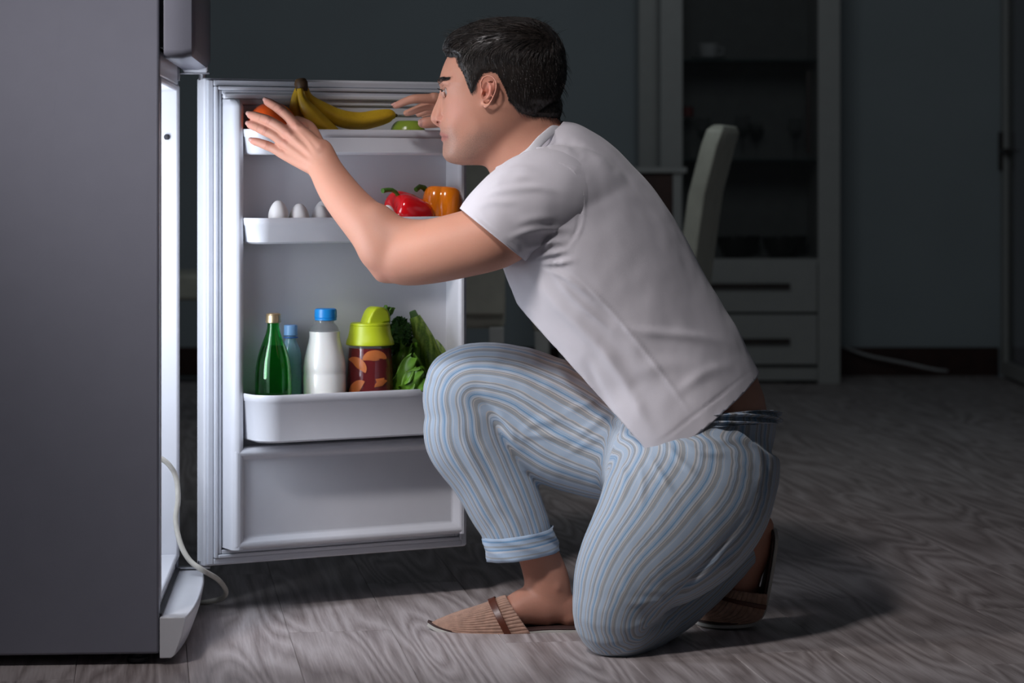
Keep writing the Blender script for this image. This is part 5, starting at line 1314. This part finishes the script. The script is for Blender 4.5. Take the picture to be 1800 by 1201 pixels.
# turned-up cuff on the right leg and waistband, their stripes run around
def cuffmat():
    t=NT('cuff_flannel'); a=t.n('ShaderNodeAttribute',attribute_name='lane'); 
    lb=(.37,.49,.64); wh=(.56,.60,.66); gy=(.31,.335,.35); bl=(.13,.31,.53)
    c=t.ramp(a.outputs['Fac'],[(0,lb),(.12,bl),(.2,lb),(.34,gy),(.42,lb),(.5,bl),(.56,wh),(.64,lb),(.8,gy),(.86,lb)],'CONSTANT'); n=t.noise(t.obj(),700,2,.7)
    t.set(Base_Color=t.mix(t.math('MULTIPLY',n,.35),c,(.5,.56,.64)),Roughness=.9,Sheen_Weight=.3); t.bump(n,.3,.001); return t.m
M['cuff']=cuffmat()
def sleeve_ring(name,mat,parent,pairs,D,rd,lanes=True,N=72,wav=.0012,th=.0022,tilt=0.0):
    g=G(); R=[]; lane=[]
    rows=catmull([np.array([*l,*r],float) for l,r in pairs],4); n=len(rows); outr=[]
    for i,q in enumerate(rows):
        a=P(q[0],q[1],D); b=P(q[2],q[3],D); c=(a+b)/2; ax=(a-b)/2; ring=[]
        for k in range(N):
            t_=6.2832*k/N; w=1+wav*math.sin(5*t_+i)/.05+wav*.7*math.sin(11*t_+2*i)/.05
            ring.append(c+ax*math.cos(t_)*w+Vector((0,rd,tilt))*math.sin(t_)*w)
        outr.append(ring)
    inr=[[c_+(sum(r,Vector())/N-c_).normalized()*th for c_ in r] for r in outr]
    R=outr+inr[::-1]; g.rings(R,loop=True)
    o=g.build(name,mat,parent,origin=ORG,angle=0)
    if lanes:
        l=[i/(n-1) for i in range(n) for _ in range(N)]; l+=l[::-1]
        at=o.data.attributes.new('lane','FLOAT','POINT'); at.data.foreach_set('value',np.array(l,np.float32))
    return o
sleeve_ring('cuff',M['cuff'],pants,[((848,944),(972,926)),((851,963),(978,945)),((857,986),(985,966))],4.955,.073)
wbnd=sleeve_ring('waistband',M['stripe'],pants,[((1142,745),(1364,723)),((1138,748),(1368,727)),((1134,756),(1369,735)),((1134,764),(1368,743)),((1138,768),(1365,747))],4.90,.160,False,160,.0022,.005,-.022)
n4=len(wbnd.data.vertices); kk=np.arange(n4)%160*2*math.pi/160; at=wbnd.data.attributes.new('wrap','FLOAT_VECTOR','POINT'); at.data.foreach_set('vector',np.stack([np.cos(kk),np.sin(kk),np.full(n4,.125)],1).astype(np.float32).ravel())
# ------------------------------------------------------------------ slippers
M['cord_fab']=plain('tan_corduroy',(.40,.235,.165),.85,var=.18,scale=90,bump=.3,bscale=500,sheen=.3)
M['sole']=plain('cream_rubber_sole',(.46,.44,.40),.6); M['insole']=plain('dark_brown_insole',(.05,.022,.018),.7); M['ribbon']=plain('brown_satin_ribbon',(.10,.024,.010),.35)
def strip(name,mat,parent,path,halfw,th,org,N=2):
    "a sole: curved strip following path (picture points), rounded ends in plan; halfw per point"
    C=catmull([np.array([*P(x,y,D),w]) for (x,y,D),w in zip(path,halfw)],6); g=G(); R=[]
    for i,q in enumerate(C):
        c=Vector(q[:3]); t_=(Vector(C[min(i+1,len(C)-1)][:3])-Vector(C[max(i-1,0)][:3])).normalized(); up=Vector((0,1,0)).cross(t_).normalized()
        if STRIPSIGN*up.z<0 and abs(up.z)>.5: up=-up
        w=q[3]; R.append([c+Vector((0,-w,0))-up*th*.4,c+Vector((0,-w,0))+up*th*.4,c+Vector((0,-w*.9,0))+up*th*.5,c+Vector((0,w*.9,0))+up*th*.5,c+Vector((0,w,0))+up*th*.4,c+Vector((0,w,0))-up*th*.4,c+Vector((0,w*.9,0))-up*th*.5,c+Vector((0,-w*.9,0))-up*th*.5])
    g.rings(R); return g.build(name,mat,parent,origin=org,bevel=.0008)
STRIPSIGN=1
DS_=4.935; so_=P(900,1112,DS_)
sl=empty('slipper',so_); setw(sl,Matrix.Translation(so_),body)
pth=[(752,1097),(768,1104),(800,1111),(840,1114),(880,1112.5),(920,1108.5),(960,1106),(1000,1106),(1034,1106),(1046,1106)]
hw=[.006,.022,.036,.044,.046,.042,.036,.034,.030,.012]
strip('sole',M['sole'],sl,[(x,y,DS_) for x,y in pth],hw,.0075,so_)
strip('insole',M['insole'],sl,[(x,y-5,DS_) for x,y in pth],[h*.98 for h in hw],.0035,so_)

def corduroy(name,parent,rows,org,NR,mat,D,N=190,a=1.62,lift=0.0,ridge=.055,th=.003):
    "vault over the foot: rows = (bottom px, top px, half width m)"
    C=catmull([np.array([*b,*t,w]) for b,t,w in rows],6); R=[]
    for i,q in enumerate(C):
        b=P(q[0],q[1],D); t=P(q[2],q[3],D); up=(t-b)*(1+lift); ring=[]
        for k in range(N):
            an=-a+2*a*k/(N-1); rg=1+ridge*(abs(math.sin(NR*math.pi*k/(N-1)+.25*math.sin(i*.5+.6*math.sin(k*.13))))**.6-.6)
            ring.append(b+up*math.cos(an)*rg+Vector((0,1,0))*(q[4]*(1+lift)*math.sin(an)*rg))
        R.append(ring)
    g=G(); g.rings(R,False,False,closed=False); o=g.build(name,mat,parent,origin=org,angle=0,fixn=False)
    m=o.modifiers.new('s','SOLIDIFY'); m.thickness=th; m.offset=0; return o
up=[((757,1100),(757,1096),.006),((775,1103),(778,1087),.022),((805,1106),(808,1076),.035),((840,1108),(842,1066),.043),((880,1108),(868,1056),.046),((908,1106),(880,1051),.045),((930,1104),(890,1049),.044)]
corduroy('upper',sl,up,so_,30,M['cord_fab'],DS_)
corduroy('ribbon',sl,[((887,1108),(860,1058.5),.0455),((892,1107),(865,1057),.0455),((899,1107),(872,1054),.0455)],so_,1,M['ribbon'],DS_,80,1.62,.085,0,.0015)
DL=4.965; so2=P(1290,1096,DL); sl2=empty('slipper',so2); setw(sl2,Matrix.Translation(so2),body)
pth=[(1362,930),(1363,945),(1359,975),(1353,1010),(1346,1045),(1338,1073),(1322,1090),(1296,1095),(1262,1096),(1232,1094),(1220,1091)]
hw=[.012,.028,.034,.036,.040,.043,.045,.045,.040,.028,.010]
strip('sole',M['sole'],sl2,[(x,y,DL) for x,y in pth],hw,.007,so2)
pin=[(1356,930),(1357,945),(1353,975),(1347,1010),(1340,1043),(1332,1069),(1318,1084),(1294,1089),(1262,1090),(1234,1089),(1224,1087)]
strip('insole',M['insole'],sl2,[(x,y,DL) for x,y in pin],[h*.98 for h in hw],.004,so2)
corduroy('upper',sl2,[((1341,1038),(1268,1032),.043),((1338,1058),(1256,1044),.045),((1330,1078),(1244,1058),.046),((1310,1088),(1234,1070),.044),((1272,1092),(1226,1080),.036),((1236,1092),(1222,1088),.014)],so2,28,M['cord_fab'],DL)
corduroy('ribbon',sl2,[((1339,1056),(1258,1043),.0455),((1337,1064),(1253,1048),.0455)],so2,1,M['ribbon'],DL,80,1.62,.085,0,.0015)
